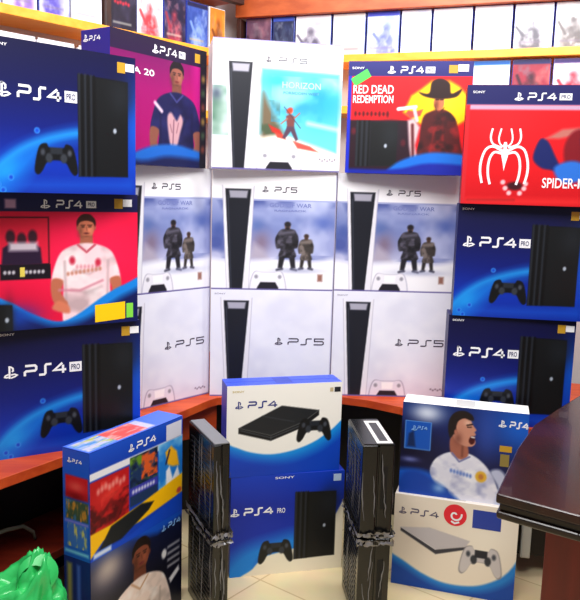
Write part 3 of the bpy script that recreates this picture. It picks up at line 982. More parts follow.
        a.rect(.395, .2, .7, .68, (30, 52, 92), .002)
        a.cloud(32, 12, 1.3, (.395, .2, .7, .5), (96, 140, 40))
        a.cloud(33, 14, 1.4, (.52, .2, .7, .46), (216, 90, 40))
        a.cloud(35, 16, .9, (.395, .2, .7, .5), (14, 24, 50))
        a.rect(.395, .5, .7, .58, (60, 60, 170), .003)
        a.rect(.71, .2, 1.0, .68, (30, 120, 210), .002)
        a.cloud(34, 6, .9, (.71, .2, 1.0, .68), (150, 214, 245))
        a.poly([(.79, .3), (.86, .26), (.93, .34), (.96, .5), (.88, .48), (.82, .44)], (240, 176, 30), .004)
        a.poly([(.8, .5), (.84, .46), (.88, .6), (.94, .5), (.97, .62), (.8, .66)], (240, 240, 248), .004)
        a.line([(.84, .3), (.8, .42)], .008, (40, 40, 70), .003)
        a.poly([(0, .745), (.2, .745), (.5, .7), (1, .6), (1, .8), (.5, .87), (.12, .86), (0, .97)], (250, 190, 10), .003)
        a.poly([(.08, .93), (.2, .76), (.52, .7), (.66, .74), (.6, .8), (.3, .94)], (24, 28, 32), .003)
        a.poly([(.0, .98), (.1, .94), (.4, .95), (1, .8), (1, 1), (0, 1)], (18, 70, 196), .004)
        a.rect(.03, .94, .2, .985, (206, 220, 245), .004)
        a.ell(.96, .765, .03, .03, (190, 70, 60), .003)
        for k in range(8):
            a.ell(.08 + .036 * k, .38 - .012 * (k % 3), .016, .03, (240, 150, 140), .004, .8)
            a.ell(.43 + .032 * k, .545, .013, .02, (220, 224, 246), .003, .85)
        ex += logo_part(w, h, 'PS4', .38, .47, .68, .075, .135, WHITE_INK, None, .0045)
        ex.append(quad_part('white_badge', w, h, .8, .03, .985, .19, mat('pale_badge', (214, 214, 228), .5)))
        b = Art(d, h)
        b.vgrad([(0, (24, 84, 206)), (1, (26, 90, 190))])
        b.rect(.1, .235, .95, .44, (196, 24, 34), .003)
        b.glow(.5, .33, .3, .05, (236, 90, 80), .8)
        b.glow(.5, .42, .4, .04, (110, 10, 20), .8)
        b.rect(.1, .46, .95, .64, (60, 80, 60), .003)
        b.cloud(41, 12, 1.4, (.1, .46, .95, .64), (190, 130, 50))
        b.cloud(42, 13, 1.2, (.1, .46, .5, .64), (60, 110, 160))
        b.rect(.15, .68, .9, .9, (60, 110, 190), .003)
        b.cloud(43, 12, 1.3, (.15, .68, .9, .9), (200, 190, 110))
        b.rect(.05, .65, .95, .675, (120, 120, 214), .003)
        b.rect(.05, .93, .95, .96, (120, 196, 236), .004)
        side = b.mesh('side_artwork')
        b = Art(w, d)
        b.fill((70, 110, 226))
        b.rect(.02, .1, .7, .9, (190, 190, 226), .004)
        b.cloud(44, 10, .9, (.02, .1, .42, .9), (190, 190, 60))
        b.cloud(45, 12, .8, (.02, .1, .42, .9), (60, 130, 210))
        b.rect(.3, .1, .62, .9, (226, 90, 90), .004)
        b.cloud(46, 12, .7, (.3, .1, .7, .9), (240, 190, 190))
        top = b.mesh('top_artwork')
        carton = (24, 70, 196)
    elif key == 'stadium':
        w, h, d = .4015, .3057, .096
        a = Art(w, h)
        a.vgrad([(0, (24, 52, 130)), (.12, (16, 22, 56)), (.5, (14, 14, 30)), (1, (12, 14, 36))])
        a.glow(.17, .16, .12, .12, (250, 232, 206), 1)
        a.glow(.17, .2, .22, .22, (120, 110, 120), .6)
        a.poly([(.3, -.05), (.6, -.05), (1.05, -.05), (1.05, .05), (.7, .1)], (20, 80, 196), .01)
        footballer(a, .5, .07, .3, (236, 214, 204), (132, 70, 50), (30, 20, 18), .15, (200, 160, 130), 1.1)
        for i in range(4):
            a.rect(.82, .3 + .07 * i, .97, .33 + .07 * i, (180, 180, 190), .004, .8)
        a.ell(.78, .36, .03, .05, (226, 226, 232), .004)
        a.poly([(.84, .66), (.96, .58), (.97, .64), (.86, .72)], (226, 226, 232), .004)
        ex += logo_part(w, h, 'PS4', .75, .83, .98, .06, .11, mat('sky_ink', (130, 180, 240), .5), None, .0045)
        b = Art(d, h)
        b.vgrad([(0, (22, 40, 110)), (1, (20, 30, 90))])
        b.rect(.12, .06, .3, .9, (150, 140, 80), .006)
        b.rect(.5, .06, .62, .5, (70, 100, 190), .006)
        side = b.mesh('side_artwork')
        carton = (20, 34, 100)
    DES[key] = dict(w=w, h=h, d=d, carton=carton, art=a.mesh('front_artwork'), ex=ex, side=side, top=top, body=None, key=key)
    return DES[key]


SIZES = {}


def console_box(key, x, y, z, yaw, label, group=None, depth=None):
    """x, y: front lower left corner of the carton on the plan; z above the floor"""
    D = design(key)
    w_, h_, d_ = D['w'], D['h'], D['d']
    if D['body'] is None:
        bm = bmesh.new()
        add_box(bm, -w_ / 2, w_ / 2, -d_ / 2, d_ / 2, 0, h_, .0025, 2)
        D['body'] = bm_mesh('carton', bm, mat('card_' + key, D['carton'], .45, spec=.35))
        bm = bmesh.new()
        add_box(bm, -w_ / 2 + .004, w_ / 2 - .004, -.0035, .0035, h_ - .0006, h_ + .0003, 0)
        add_box(bm, -.03, .03, -d_ / 2 + .012, d_ / 2 - .012, h_ - .0006, h_ + .0002, 0)
        D['flap'] = bm_mesh('lid_seam', bm, mat('seam_' + key, tuple(c * .8 for c in D['carton']), .5))
    a = R(yaw)
    cx = x + math.cos(a) * w_ / 2 - math.sin(a) * d_ / 2
    cy = y + math.sin(a) * w_ / 2 + math.cos(a) * d_ / 2
    root = obj('console_box', D['body'], None, (cx, cy, z), (0, 0, a))
    tag(root, label, 'box', group)
    obj('front_artwork', D['art'], root, (-w_ / 2, -d_ / 2 - .0006, 0))
    made = {}
    holder = {'version_lettering': 'version_plate', 'sticker_swirl': 'red_sticker', 'sticker_lettering': 'blue_sticker'}
    for i, (n, me) in enumerate(D['ex']):
        if n in holder and holder[n] in made:
            obj(n, me, made[holder[n]], (0, -.0006, 0))
        else:
            made[n] = obj(n, me, root, (-w_ / 2, -d_ / 2 - (.0018 if n == 'label_lettering' else .0012), 0))
    obj('lid_seam', D['flap'], root)
    if key == 'megapack':
        bm = bmesh.new()
        ps_symbol(bm, .018, h_ - .036, .014)
        ps_text(bm, 'PS4', .036, h_ - .034, .035, .009, .0022)
        obj('side_lettering', letters_mesh('side_lettering', bm, WHITE_INK), root, (-w_ / 2 - .0014, d_ / 2, 0), (0, 0, R(-90)))
    if D['side']:
        if key == 'purple_football':
            obj('side_lettering', D['side'], root, (-w_ / 2 - .0008, d_ / 2, 0), (0, 0, R(-90)))
        else:
            obj('side_artwork', D['side'], root, (-w_ / 2 - .0008, d_ / 2, 0), (0, 0, R(-90)))
    if D['top']:
        obj('top_artwork', D['top'], root, (-w_ / 2, -d_ / 2, h_ + .0014), (R(-90), 0, 0))
    return root


#=STRUCTURE=
# ------------------------------------------------------------------ the setting
WALL = mat('wall_paint', (214, 206, 206), .7)
tag(obj('floor', box_mesh('floor', -3, 3, -1.6, 5, -.05, 0, tile_mat(), 0)), kind='structure')

bdir = Vector((.9418, -.3362))           # along the back wall, to the right
ldir = Vector((-.663, -.748))            # along the left wall, towards the camera
crn = Vector((-.2, 3.595))               # where the two shelf fronts meet


def strip_obj(bm_pts, z0, z1, name, m, bev=0.0):
    return prism_mesh(name, bm_pts, z0, z1, m, bev)


bn = Vector((.3362, .9418))              # outward normals (into the walls)
ln = Vector((-.748, .663))
wc = crn + bn * .2 / 1.0 + Vector((-.13, .03))


def isect(p, d, q, e):
    den = d.x * e.y - d.y * e.x
    t = ((q.x - p.x) * e.y - (q.y - p.y) * e.x) / den
    return p + d * t


WI = isect(crn + bn * .2, bdir, crn + ln * .2, ldir)   # inner wall corner
WO = isect(crn + bn * .3, bdir, crn + ln * .3, ldir)
p1, p2 = WI + bdir * 2.6, WO + bdir * 2.6
tag(obj('wall_back', strip_obj([WI[:], p1[:], p2[:], WO[:]], 0, 2.9, 'wall_back', WALL)), kind='structure')
p1, p2 = WI + ldir * 4.2, WO + ldir * 4.2
tag(obj('wall_left', strip_obj([WI[:], WO[:], p2[:], p1[:]], 0, 2.9, 'wall_left', WALL)), kind='structure')


# ------------------------------------------------------------------ wall shelves of game cases
SHELFY = wood('honey_shelf_wood', (250, 160, 34), (255, 182, 62), .4, (3, 26, 26))
FASC = wood('orange_brown_wood', (168, 74, 34), (196, 96, 50), .35, (3, 26, 26))
DARKW = wood('dark_brown_wood', (44, 24, 20), (66, 34, 26), .4, (4, 26, 26))


def along(d, n, s0, s1, t0, t1):
    a, b = crn + d * s0 + n * t0, crn + d * s1 + n * t0
    c, e = crn + d * s1 + n * t1, crn + d * s0 + n * t1
    return [a[:], b[:], c[:], e[:]]


ZB = H + .62
def wall_shelf(name_d, d, n, length, label, zs, dividers, s0=.0, fz=None, fm=None):
    e = obj('wall_shelf', None)
    base = crn + d * (s0 + length) / 2
    e.location = (0, 0, 0)
    tag(e, label, 'shelf')
    for z in zs:
        obj('shelf_board', prism_mesh('shelf_board', along(d, n, s0, length, 0, .198), z - .034, z, SHELFY, .002), e)
    for s, z0, z1 in dividers:
        obj('divider', prism_mesh('divider', along(d, n, s - .011, s + .011, .004, .198), z0, z1, DARKW, .001), e)
    obj('fascia', prism_mesh('fascia', along(d, n, s0, length, -.004, .03), fz, fz + .26, fm or FASC, .003), e)
    obj('shelf_board', prism_mesh('shelf_board', along(d, n, s0, length, .032, .198), fz + .02, fz + .05, FASC, .002), e)
    return e


wall_shelf('back', bdir, bn, 2.0, 'orange wooden wall shelf along the back wall above the white boxes', [ZB, ZB - .225], [(-.085, ZB, H + .80)], -.1, H + .805)
wall_shelf('left', ldir, ln, 2.6, 'honey coloured wooden wall shelf running along the left wall', [ZB, ZB - .27], [(.803, ZB, H + .84), (1.9, ZB, H + .84)], .075, H + .842, DARKW)

CASEB = mat('case_plastic', (40, 56, 150), .2, spec=.6)


def case_cover(seed, base, fig, accent, band=None, w_=.15, h_=.185, title=None):
    a = Art(w_ - .006, h_ - .006, .003)
    a.fill(base)
    a.cloud(seed, 3, .55, None, accent)
    if fig:
        rs = random.Random(seed)
        cu = .5 + rs.uniform(-.1, .1)
        a.poly([(cu - .28, 1), (cu - .22, .6), (cu - .05, .5), (cu + .08, .5), (cu + .24, .62), (cu + .3, 1)], fig, .012, sm=True)
        a.ell(cu, .4, .1, .1, fig, .01)
        a.cloud(seed + 5, 5, .6, (.05, .1, .95, .98), tuple(min(255, c * .6 + 90) for c in fig))
        a.cloud(seed + 6, 7, .5, (.05, .1, .95, .98), base)
        a.line([(cu - .2, .7), (cu - .38, .45 + rs.uniform(-.1, .1))], .012, fig, .004)
    if band:
        a.rect(0, 0, 1, .1, band, .002)
    if title:
        for k in range(6):
            a.ell(.2 + .1 * k, .42 + .02 * (k % 2), .04, .035, title, .004, .9)
    a.rect(.12, .84, .8, .88, tuple(255 - c for c in base) if sum(base) < 300 else (120, 110, 130), .004, .6)
    return a.mesh('cover_print')


CASE_BODY = {}


def game_case(d, n, s, z, cover, label, group, w_=.15, h_=.185, body=CASEB):
    """standing case, front facing the room, centred at s along the shelf"""
    key = (w_, h_, body.name)
    if key not in CASE_BODY:
        bm = bmesh.new()
        add_box(bm, -w_ / 2, w_ / 2, -.007, .007, 0, h_, .002, 2)
        CASE_BODY[key] = bm_mesh('game_case', bm, body)
    p = crn + d * s + n * .035
    dd = d if d is bdir else -d
    ang = math.atan2(dd.y, dd.x)
    o = obj('game_case', CASE_BODY[key], None, (p.x, p.y, z), (0, 0, ang))
    tag(o, label, 'game case', group)
    obj('cover_print', cover, o, (-w_ / 2 + .003, -.0078, .003))
    return o


#=OBJECTS=
WHITEC = mat('white_case_plastic', (226, 228, 240), .3)
BK = 'game cases on the upper back wall shelf'
rowB = [  # s along the wall, base, figure, accent, band, label, body, width
    (0.007, (96, 62, 84), (60, 34, 54), (190, 130, 140), None, 'dusky pink game case nearest the corner on the back wall shelf', CASEB, 0.129),
    (0.132, (30, 34, 66), (70, 80, 110), (60, 74, 120), (60, 90, 200), 'dark navy game case beside the dusky pink one on the back shelf', CASEB, 0.108),
    (0.278, (232, 232, 244), (96, 90, 110), (255, 255, 255), None, 'white game case with a small dark blotchy figure, right of the navy case', CASEB, 0.173),
    (0.448, (238, 236, 232), (196, 190, 186), (170, 164, 150), None, 'off white game case with mottled grey brown cover on the back shelf', CASEB, 0.153),
    (0.605, (206, 214, 250), (110, 120, 200), (120, 140, 226), (50, 60, 190), 'white game case with blue sky cover above the red western box', CASEB, 0.149),
    (0.752, (244, 246, 254), (232, 234, 246), (210, 220, 250), None, 'blank pale blue white game case left of the thick dark gap on the back shelf', CASEB, 0.134),
    (0.909, (252, 252, 255), None, (240, 240, 250), None, 'nearly blank white game case with faint grey lines on the back shelf', CASEB, 0.169),
    (1.079, (250, 250, 254), None, (236, 236, 246), None, 'plain white game case above the light blue cased game at right', CASEB, 0.158),
    (1.243, (240, 240, 246), (96, 94, 104), (190, 188, 198), None, 'white game case with a grey winged figure near the right edge', CASEB, 0.157),
    (1.405, (232, 230, 232), (106, 100, 102), (164, 158, 158), None, 'white game case with grey beast picture, second from the picture right edge', CASEB, 0.157),
    (1.570, (238, 236, 240), None, (190, 184, 186), None, 'pale game case cut off by the right edge of the picture', CASEB, .157),
]
for i, (s, b, f, ac, bd, lb, body, cw) in enumerate(rowB):
    game_case(bdir, bn, s, ZB, case_cover(100 + i, b, f, ac, bd, cw), lb, BK, cw, .185, body)
rowC = [
    (1.085, (238, 246, 252), None, (120, 196, 230), (40, 120, 220), 'white and sky blue game case on the lower back shelf above the red spider box'),
    (1.247, (150, 40, 60), (60, 20, 40), (210, 120, 110), (40, 40, 110), 'dark red game case with navy band on the lower back shelf'),
    (1.41, (236, 220, 226), (180, 40, 60), (236, 230, 236), (80, 60, 140), 'white game case with slanted red shapes at the right end of the lower shelf'),
]
for i, (s, b, f, ac, bd, lb) in enumerate(rowC):
    game_case(bdir, bn, s, ZB - .225, case_cover(140 + i, b, f, ac, bd, .155), lb, 'game cases on the lower back wall shelf', .155, .185, CASEB)
rowL = [
    (0.212, (206, 120, 40), (120, 60, 24), (230, 170, 60), None, 'orange game case in the corner end of the left wall shelf', WHITEC, 0.096),
    (0.330, (40, 70, 150), (120, 150, 220), (90, 110, 200), (24, 30, 70), 'blue game case with pale figure, second from the corner on the left shelf', CASEB, 0.123),
    (0.456, (30, 28, 56), (150, 50, 70), (90, 90, 150), None, 'black game case with a red and violet figure on the left shelf', CASEB, 0.121),
    (0.585, (238, 232, 240), (206, 60, 70), (214, 150, 150), None, 'white game case with a red figure on the left shelf', WHITEC, 0.129),
    (0.720, (34, 30, 48), None, (66, 60, 90), None, 'black game case with a short red title beside the dark divider', CASEB, 0.133),
    (0.886, (246, 246, 252), (226, 226, 240), (200, 206, 240), None, 'white game case just left of the dark divider', WHITEC, 0.133),
    (1.024, (206, 212, 246), (90, 80, 180), (110, 120, 210), None, 'lavender game case with purple figure left of the plain white case', CASEB, 0.128),
    (1.159, (236, 236, 250), (130, 100, 190), (170, 160, 220), None, 'white and violet game case near the picture left on the orange shelf', WHITEC, 0.128),
    (1.294, (230, 230, 246), (90, 120, 200), (150, 170, 230), None, 'pale game case with blue figure at the far left of the orange shelf', CASEB, 0.128),
]
for i, (s, b, f, ac, bd, lb, body, cw) in enumerate(rowL):
    game_case(ldir, ln, s, ZB, case_cover(170 + i, b, f, ac, bd, cw, title=(226, 40, 60) if 'short red title' in lb else None), lb, 'game cases on the left wall shelf', cw, .185, body)
for i, s in enumerate((.85, 1.02, 1.18, 1.35)):
    lb = ['white cased game under the orange shelf, nearest the blue box corner', 'white cased game under the orange shelf, second from the blue box corner',
          'white cased game under the orange shelf, third from the blue box corner', 'white cased game under the orange shelf, next to the picture left edge'][i]
    game_case(ldir, ln, s, ZB - .27, case_cover(200 + i, (244, 242, 246), None, (214, 206, 214), None, .155), lb, 'white cases on the lower left shelf', .155, .175, WHITEC)

# ------------------------------------------------------------------ curved display counter
ORANGE = wood('orange_counter_wood', (176, 58, 14), (204, 80, 24), .5, (5, 24, 24))
REDBR = wood('red_brown_wood', (92, 26, 16), (122, 38, 20), .35, (5, 24, 24))
BLACKW = wood('black_brown_wood', (12, 9, 9), (22, 14, 12), .5, (5, 24, 24))
ZC = H - .764
front = [(-1.10, 1.295), (-.745, 1.839), (-.636, 2.008), (-.50, 2.245), (-.361, 2.483), (-.285, 2.63), (-.255, 2.668), (-.1, 2.685), (.08, 2.70), (.205, 2.725), (.30, 2.69),
         (.414, 2.61), (.47, 2.53), (.53, 2.443), (.75, 2.408), (1.35, 2.30)]
back = [(1.45, 2.95), (-.26, 3.55), (-.9, 3.0), (-1.5, 2.2), (-1.5, 1.3)]
counter = obj('display_counter', None)
tag(counter, 'curved orange wooden display counter carrying the stacks of console boxes', 'counter')
obj('counter_top', prism_mesh('counter_top', front + back, ZC - .03, ZC, ORANGE, .002), counter)


def offset(pts, dist):
    out = []
    for i, p in enumerate(pts):
        a = Vector(pts[max(i - 1, 0)])
        b = Vector(pts[min(i + 1, len(pts) - 1)])
        t = (b - a).normalized()
        nrm = Vector((-t.y, t.x))
        out.append((p[0] + nrm.x * dist, p[1] + nrm.y * dist))
    return out


bp0 = [p for p in offset(front, .30) if True]
# keep the curve clean where the tight bends fold over
bp0 = [(-1.36, 1.47), (-1.0, 2.02), (-.86, 2.24), (-.60, 2.66), (-.42, 2.88), (-.1, 2.93), (.22, 2.95), (.55, 2.86), (.8, 2.70), (1.4, 2.58)]
bp1 = offset(bp0, .02)
obj('back_panel', prism_mesh('back_panel', bp0 + bp1[::-1], 0, ZC - .031, BLACKW), counter)
lf = [(-1.16, 1.335), (-.80, 1.875), (-.69, 2.045), (-.56, 2.28), (-.44, 2.49)]
lb_ = [(-.60, 2.64), (-.86, 2.215), (-1.0, 1.995), (-1.35, 1.45)]
obj('lower_shelf', prism_mesh('lower_shelf', lf + lb_, H - 1.105, H - 1.08, REDBR, .002), counter)


def panel(p, q, z0, z1, m, th=.018):
    p, q = Vector(p), Vector(q)
    t = (q - p).normalized()
    nn = Vector((-t.y, t.x)) * th / 2
    return prism_mesh('support_panel', [(p - nn)[:], (q - nn)[:], (q + nn)[:], (p + nn)[:]], z0, z1, m, .001)


obj('support_panel', panel((-.40, 2.60), (-.27, 2.70), ZC - .15, ZC - .031, ORANGE), counter)
obj('support_panel', panel((-.48, 2.42), (-.62, 2.56), 0, ZC - .031, BLACKW), counter)
obj('support_panel', panel((.43, 2.64), (.52, 2.78), 0, ZC - .031, BLACKW), counter)
obj('support_panel', panel((.70, 2.475), (1.30, 2.37), .07, ZC - .031, BLACKW), counter)
obj('support_panel', panel((-1.0, 1.50), (-1.25, 1.66), 0, ZC - .031, REDBR), counter)

# ------------------------------------------------------------------ cartons on the counter
hP, hQ, h3 = .372, .435, .404
PG = 'dark blue console boxes with the grey slab console'
z = ZC
console_box('pro', -.801, 1.969, z, 31.2, 'dark blue console box at the bottom of the left stack, resting on the orange counter', PG)
console_box('red_football', -.791, 1.928, z + hP, 34.7, 'red and navy console box with a footballer in white, middle of the left stack')
console_box('pro', -.740, 1.817, z + 2 * hP, 44.3, 'dark blue console box on top of the left stack, above the red football box', PG)
console_box('pro', .537, 2.451, z, -7.6, 'dark blue console box at the bottom of the right stack behind the glossy desk', PG)
console_box('pro', .545, 2.441, z + hP, -9.0, 'dark blue console box in the middle of the right stack, under the red spider box', PG)
console_box('spider', .542, 2.408, z + 2 * hP, -10.8, 'red console box with a white spider emblem on top of the right stack')
k = 1.04
SG = 'white console boxes with the snowy picture'
WG = 'plain white console boxes'
K = (-.572 * k - .003, 2.289 * k, 48.6)
M = (-.28 * k, 2.579 * k, 5.0)
N = (.156 * k + .001, 2.635 * k, 1.3)
for nm, (x_, y_, a_) in (('left', K), ('middle', M), ('right', N)):
    side_ = {'left': 'beside the left dark stack', 'middle': 'in the middle of the three', 'right': 'beside the right dark stack'}[nm]
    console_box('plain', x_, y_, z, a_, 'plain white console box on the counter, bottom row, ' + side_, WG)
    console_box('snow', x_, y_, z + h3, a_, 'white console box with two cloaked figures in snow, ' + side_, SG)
zt = z + h3 + hQ
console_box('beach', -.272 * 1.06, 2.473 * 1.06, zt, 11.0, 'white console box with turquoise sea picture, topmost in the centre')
console_box('western', .184, 2.691, zt, -9.7, 'red console box with a man in a dark hat on a yellow sun')
console_box('purple_football', -.564, 2.305, zt, 56.1, 'purple console box with a footballer in dark blue, behind the top left box')

# ------------------------------------------------------------------ cartons on the floor
kf = .965
console_box('pro_floor', -.186 * kf, 2.433 * kf, 0, 14.0, 'blue console box with cream swoosh standing on the tiles in the centre')
console_box('slim', -.204 * kf, 2.426 * kf, .359, 15.4, 'white console box with flat black console picture above a blue wave, at the centre')
console_box('silver', .384 * kf, 2.435 * kf, 0, -16.8, 'cream console box with silver console picture and round red sticker, on the floor')
console_box('shout', .397 * kf, 2.446 * kf, .321, -15.4, 'navy console box with a shouting footballer in white, beside the glossy desk')
console_box('stadium', -.534 * kf, 1.921 * kf, 0, 61.3, 'dark console box with stadium light and footballer, on the floor under the colourful bundle box')
console_box('megapack', -.534 * kf, 1.921 * kf, .3057, 61.3, 'colourful blue bundle box with red, green and yellow game pictures, lower left')

# ------------------------------------------------------------------ wrapped second-hand consoles
GLOSS = mat('gloss_black_plastic', (10, 10, 12), .24, spec=.6)
MATTE = mat('matte_black_plastic', (20, 20, 22), .42)
GREYT = mat('grey_top_plastic', (120, 120, 124), .35)
FILM = mat('wrinkled_film', (104, 104, 108), .25, spec=.8)
BUNCH = mat('bunched_film', (128, 126, 130), .22, spec=.7)


def film_mesh(t, L, h_, seed):
    """the wrinkles of tight film: thin raised ridges running up and across the faces"""
    rs = random.Random(seed * 5 + 1)
    bm = bmesh.new()
    faces = [((-1, 0), (0, 1), t / 2, L / 2, 9), ((1, 0), (0, 1), t / 2, L / 2, 9), ((0, -1), (1, 0), L / 2, t / 2, 4), ((0, 1), (1, 0), L / 2, t / 2, 4)]
    for (nx, ny), (tx, ty), dn, hw, cnt in faces:
        for q in range(cnt):
            u = rs.uniform(-.92, .92) * hw
            z0 = rs.uniform(.01, h_ * .55)
            z1 = min(h_ - .012, z0 + rs.uniform(.06, .2))
            slope = rs.uniform(-.12, .12)
            n_ = 9
            prev = None
            for k in range(n_):
                f = k / (n_ - 1)
                z = z0 + (z1 - z0) * f
                uu = u + slope * (z - z0) + rs.uniform(-.002, .002)
                uu = max(-hw + .003, min(hw - .003, uu))
                wd = (.0008 + rs.uniform(.0004, .0016)) * math.sin(math.pi * min(max(f, .08), .92)) + .0002
                row = []
                for du, dz in ((-wd, .0014), (0, .0014 + wd * .9), (wd, .0014)):
                    a = min(max(uu + du, -hw + .001), hw - .001)
                    row.append(bm.verts.new((nx * (dn + dz) + tx * a, ny * (dn + dz) + ty * a, z)))
                if prev:
                    for m_ in range(2):
                        bm.faces.new((prev[m_], prev[m_ + 1], row[m_ + 1], row[m_]))
                prev = row
    return bm_mesh('plastic_wrap', bm, FILM, True)


def game_console(loc, yaw, t, L, h_, label, seed, topped):
    root = obj('game_console', None, None, loc, (0, 0, R(yaw)))
    tag(root, label, 'game console')
    bm = bmesh.new()
    g = .004
    add_box(bm, -t / 2, -g / 2, -L / 2, L / 2, 0.001, h_ - .006, .004, 3)
    add_box(bm, g / 2, t / 2, -L / 2 + .008, L / 2, 0.001, h_ - .006, .004, 3)
    add_box(bm, -g / 2 - .002, g / 2 + .002, -L / 2 + .01, L / 2 - .01, .006, h_ - .014)
    obj('shell', bm_mesh('shell', bm, GLOSS), root)
    bm = bmesh.new()
    for i in range(14):
        zz = .03 + i * (h_ - .06) / 14
        add_box(bm, -t / 2 - .0012, -t / 2 + .002, -L / 2 + .03, L / 2 - .03, zz, zz + .006)
    obj('vent_ribs', bm_mesh('vent_ribs', bm, MATTE), root)
    bm = bmesh.new()
    add_box(bm, t * .12, t * .3, -L / 2 + .0065, -L / 2 + .011, h_ * .3, h_ * .75)
    obj('disc_slot', bm_mesh('disc_slot', bm, mat('slot_black', (4, 4, 5), .6)), root)
    if topped == 'grey':
        obj('end_cap', box_mesh('end_cap', -t / 2 + .003, t / 2 - .003, -L / 2 + .006, L / 2 - .006, h_ - .007, h_ - .002, GREYT, .002), root)
    elif topped == 'label':
        obj('end_cap', box_mesh('end_cap', -t / 2 + .003, t / 2 - .003, -L / 2 + .006, L / 2 - .006, h_ - .007, h_ - .003, GLOSS, .002), root)
        bm = bmesh.new()
        x0, x1, y0, y1 = t / 2 - .054, t / 2 - .006, -L / 2 + .012, L / 2 - .03
        for q in ((x0, x1, y0, y0 + .018), (x0, x1, y1 - .018, y1), (x0, x0 + .011, y0 + .018, y1 - .018), (x1 - .011, x1, y0 + .018, y1 - .018)):
            add_box(bm, q[0], q[1], q[2], q[3], h_ - .0035, h_ - .0022)
        obj('white_label_frame', bm_mesh('white_label_frame', bm, mat('white_label', (220, 218, 216), .5)), root)
    film = obj('plastic_wrap', film_mesh(t, L, h_, seed), root)
    rs = random.Random(seed * 11)
    bm = bmesh.new()
    cor = [(-1, 1), (-1, -1), (1, -1), (1, 1)]
    path = []
    for (ax, ay), (bx, by) in zip(cor[:-1], cor[1:]):
        for q in range(14):
            u = q / 14
            path.append(((ax + (bx - ax) * u) * (t / 2 + .006), (ay + (by - ay) * u) * (L / 2 + .006)))
    zb = (h_ - .012) if seed in (1, 3) else .012
    rows = []
    for (px_, py_) in path:
        n_ = Vector((px_, py_)).normalized()
        col_ = []
        for k_ in range(4):
            o_ = rs.uniform(.0, .009) * (k_ % 2)
            col_.append(bm.verts.new((px_ + n_.x * o_, py_ + n_.y * o_, zb + (k_ - 1.5) * .006 + rs.uniform(-.004, .004))))
        rows.append(col_)
    for a_, b_ in zip(rows[:-1], rows[1:]):
        for k_ in range(3):
            if rs.random() < .72:
                bm.faces.new((a_[k_], b_[k_], b_[k_ + 1], a_[k_ + 1]))
    me_ = bm_mesh('bunched_film', bm, BUNCH, True)
    obj('bunched_film', me_, film)
    return root


hc = .293
Lc = (-.2335, 2.155)
game_console((Lc[0], Lc[1], 0), 24.6, .052, .25, hc, 'film-wrapped black console standing on the tiles, lower one beside the colourful bundle box', 1, None)
game_console((Lc[0], Lc[1], hc), 24.6, .052, .25, hc, 'film-wrapped black console with grey top, upper one beside the colourful bundle box', 2, 'grey')
Rc = (.262, 2.20)
game_console((Rc[0], Rc[1], 0), 5.5, .098, .255, hc, 'film-wrapped black console standing on the tiles, lower one beside the cream silver box', 3, None)
game_console((Rc[0], Rc[1], hc), 5.5, .098, .255, hc, 'film-wrapped black console with white framed label on top, upper one on the right', 4, 'label')

# ------------------------------------------------------------------ glossy desk at the right
DESKT = wood('dark_gloss_wood', (30, 11, 8), (54, 20, 14), .26, (22, 5, 5), coat=.15)
DESKE = wood('desk_edge_wood', (26, 15, 10), (42, 26, 16), .3, (6, 22, 22), coat=.2)
DESKP = wood('desk_red_panel', (104, 18, 8), (132, 28, 12), .5, (20, 20, 3))
ZD = H - .567
dtop = [(.411, 1.364), (.452, 1.455), (.530, 1.625), (.631, 1.814), (.74, 1.96), (.867, 2.12), (1.0, 2.24), (1.6, 2.24), (1.6, .58), (1.3, .70), (.80, 1.075), (.537, 1.272)]
desk = obj('desk', None)
tag(desk, 'dark glossy wooden desk with red-brown panel at the right edge', 'desk')
obj('desk_top', prism_mesh('desk_top', dtop, ZD - .02, ZD, DESKT, .004), desk)


def inset(pts, dist):
    c = Vector((1.05, 1.55))
    out = []
    n_ = len(pts)
    for i in range(n_):
        p = Vector(pts[i])
        t = (Vector(pts[(i + 1) % n_]) - Vector(pts[i - 1])).normalized()
        nn = Vector((-t.y, t.x))
        if nn.dot(c - p) < 0:
            nn = -nn
        out.append((p + nn * dist)[:])
    return out


obj('edge_moulding', prism_mesh('edge_moulding', inset(dtop, .010), ZD - .036, ZD - .02, DESKE, .004), desk)
obj('edge_moulding', prism_mesh('edge_moulding', inset(dtop, .003), ZD - .052, ZD - .036, DESKE, .005), desk)
obj('desk_base', prism_mesh('desk_base', [(.583, 1.55), (.735, 1.82), (.98, 2.11), (1.5, 2.11), (1.5, .80), (1.3, .86), (.78, 1.24)], 0, ZD - .052, DESKP, .003), desk)

# small dark cabinet standing on the far end of the desk
cab = obj('wooden_cabinet', None, None, (1.02, 2.06, ZD), (0, 0, R(-12)))
tag(cab, 'dark brown wooden cabinet on the glossy desk, cut off by the right picture edge', 'cabinet')
obj('cabinet_body', box_mesh('cabinet_body', -.13, .2, -.1, .1, 0, .2, DARKW, .004), cab)
obj('cabinet_lid', box_mesh('cabinet_lid', -.138, .208, -.108, .108, .2, .216, FASC, .004), cab)
obj('cabinet_door', box_mesh('cabinet_door', -.115, .185, -.106, -.1, .02, .185, DARKW, .003), cab)

# white upright strip under the counter
st = obj('cable_trunking', None, None, (.842, 2.412, .07), (0, 0, R(-9.9)))
tag(st, 'narrow white upright plastic strip between the cream box and the red desk panel', 'trunking')
obj('channel', box_mesh('channel', -.016, .016, 0, .022, 0, .42, mat('white_plastic', (214, 216, 206), .4), .002), st)
obj('cover_strip', box_mesh('cover_strip', -.012, .012, -.004, 0, .004, .416, mat('white_plastic', (214, 216, 206), .4), .0015), st)
obj('screw', box_mesh('screw', -.003, .003, -.0055, -.004, .3, .306, MATTE, .001), st)


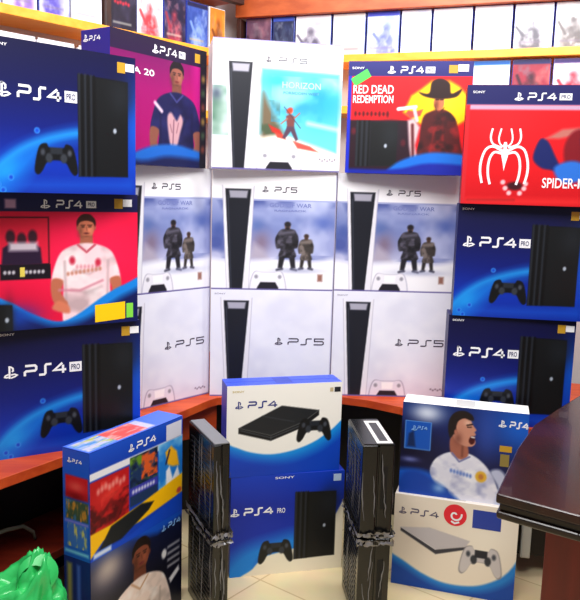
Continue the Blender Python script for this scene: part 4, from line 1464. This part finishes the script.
# ------------------------------------------------------------------ green bag, strap and small things at lower left
def bag_mesh():
    bm = bmesh.new()
    bmesh.ops.create_icosphere(bm, subdivisions=5, radius=1)
    for v in bm.verts:
        p = v.co.copy()
        n1 = noise.noise(p * 1.7 + Vector((3, 1, 0)))
        n2 = 1 - abs(noise.noise(p * 2.6 + Vector((0, 7, 2)))) * 2.6
        n3 = 1 - abs(noise.noise(p * 7 + Vector((5, 0, 1)))) * 2
        r = 1 + .18 * n1 + .17 * n2 + .02 * n3
        top_ = max(0, p.z)
        v.co = Vector((p.x * r * .14 * (1 - .6 * top_) + .085 * top_, p.y * r * .105 * (1 - .4 * top_), p.z * r * .185 + .175))
        v.co.z = max(v.co.z, .001)
    return bm_mesh('bag_body', bm, mat('green_bag_plastic', (50, 188, 96), .25, spec=.6), True)


bag = obj('plastic_bag', None, None, (-.70, 1.735, 0), (0, 0, R(20)))
tag(bag, 'crumpled bright green plastic bag on the floor at the lower left corner', 'bag')
obj('bag_body', bag_mesh(), bag)
bm = bmesh.new()
for k_ in range(2):
    pts = [(math.sin(t) * .05 * (1 - .3 * k_) + .08, -.02 + .03 * k_ + math.cos(t * 1.3) * .012, .335 + .045 * math.cos(t) * (1 - .2 * k_)) for t in np.linspace(-1.9, 1.9, 14)]
    L_ = [bm.verts.new(p) for p in pts]
    M_ = [bm.verts.new((p[0] * .8 + .006, p[1] - .018, p[2] - .02)) for p in pts]
    for i in range(13):
        bm.faces.new((L_[i], L_[i + 1], M_[i + 1], M_[i]))
obj('bag_handles', bm_mesh('bag_handles', bm, mat('green_bag_plastic'), True), bag)

zl = H - 1.0795
strap = tube_mesh('cable', [(-.90, 2.00, zl + .0065), (-.885, 2.005, zl + .04), (-.86, 2.02, zl + .062), (-.82, 2.06, zl + .066), (-.785, 2.10, zl + .06), (-.765, 2.125, zl + .03), (-.76, 2.13, zl + .0065)], .006, mat('grey_rubber', (120, 120, 104), .4))
cb = obj('cable', strap)
tag(cb, 'grey looped cable on the dark lower shelf under the left stack', 'cable')
pouch = obj('pouch', None, None, (-.85, 1.90, zl), (0, 0, R(30)))
tag(pouch, 'olive yellow pouch on the lower shelf at the left picture edge', 'pouch')
bm = bmesh.new()
add_box(bm, -.06, .06, -.03, .03, 0, .085, .02, 4)
for v in bm.verts:
    v.co.x *= 1 - 1.8 * max(0, v.co.z - .03)
obj('pouch_body', bm_mesh('pouch_body', bm, mat('olive_cloth', (122, 112, 30), .7), True), pouch)
obj('pouch_cord', tube_mesh('pouch_cord', [(-.05, 0, .07), (-.02, -.028, .075), (.03, -.028, .075), (.05, 0, .07)], .004, mat('dark_cord', (40, 36, 20), .8)), pouch)
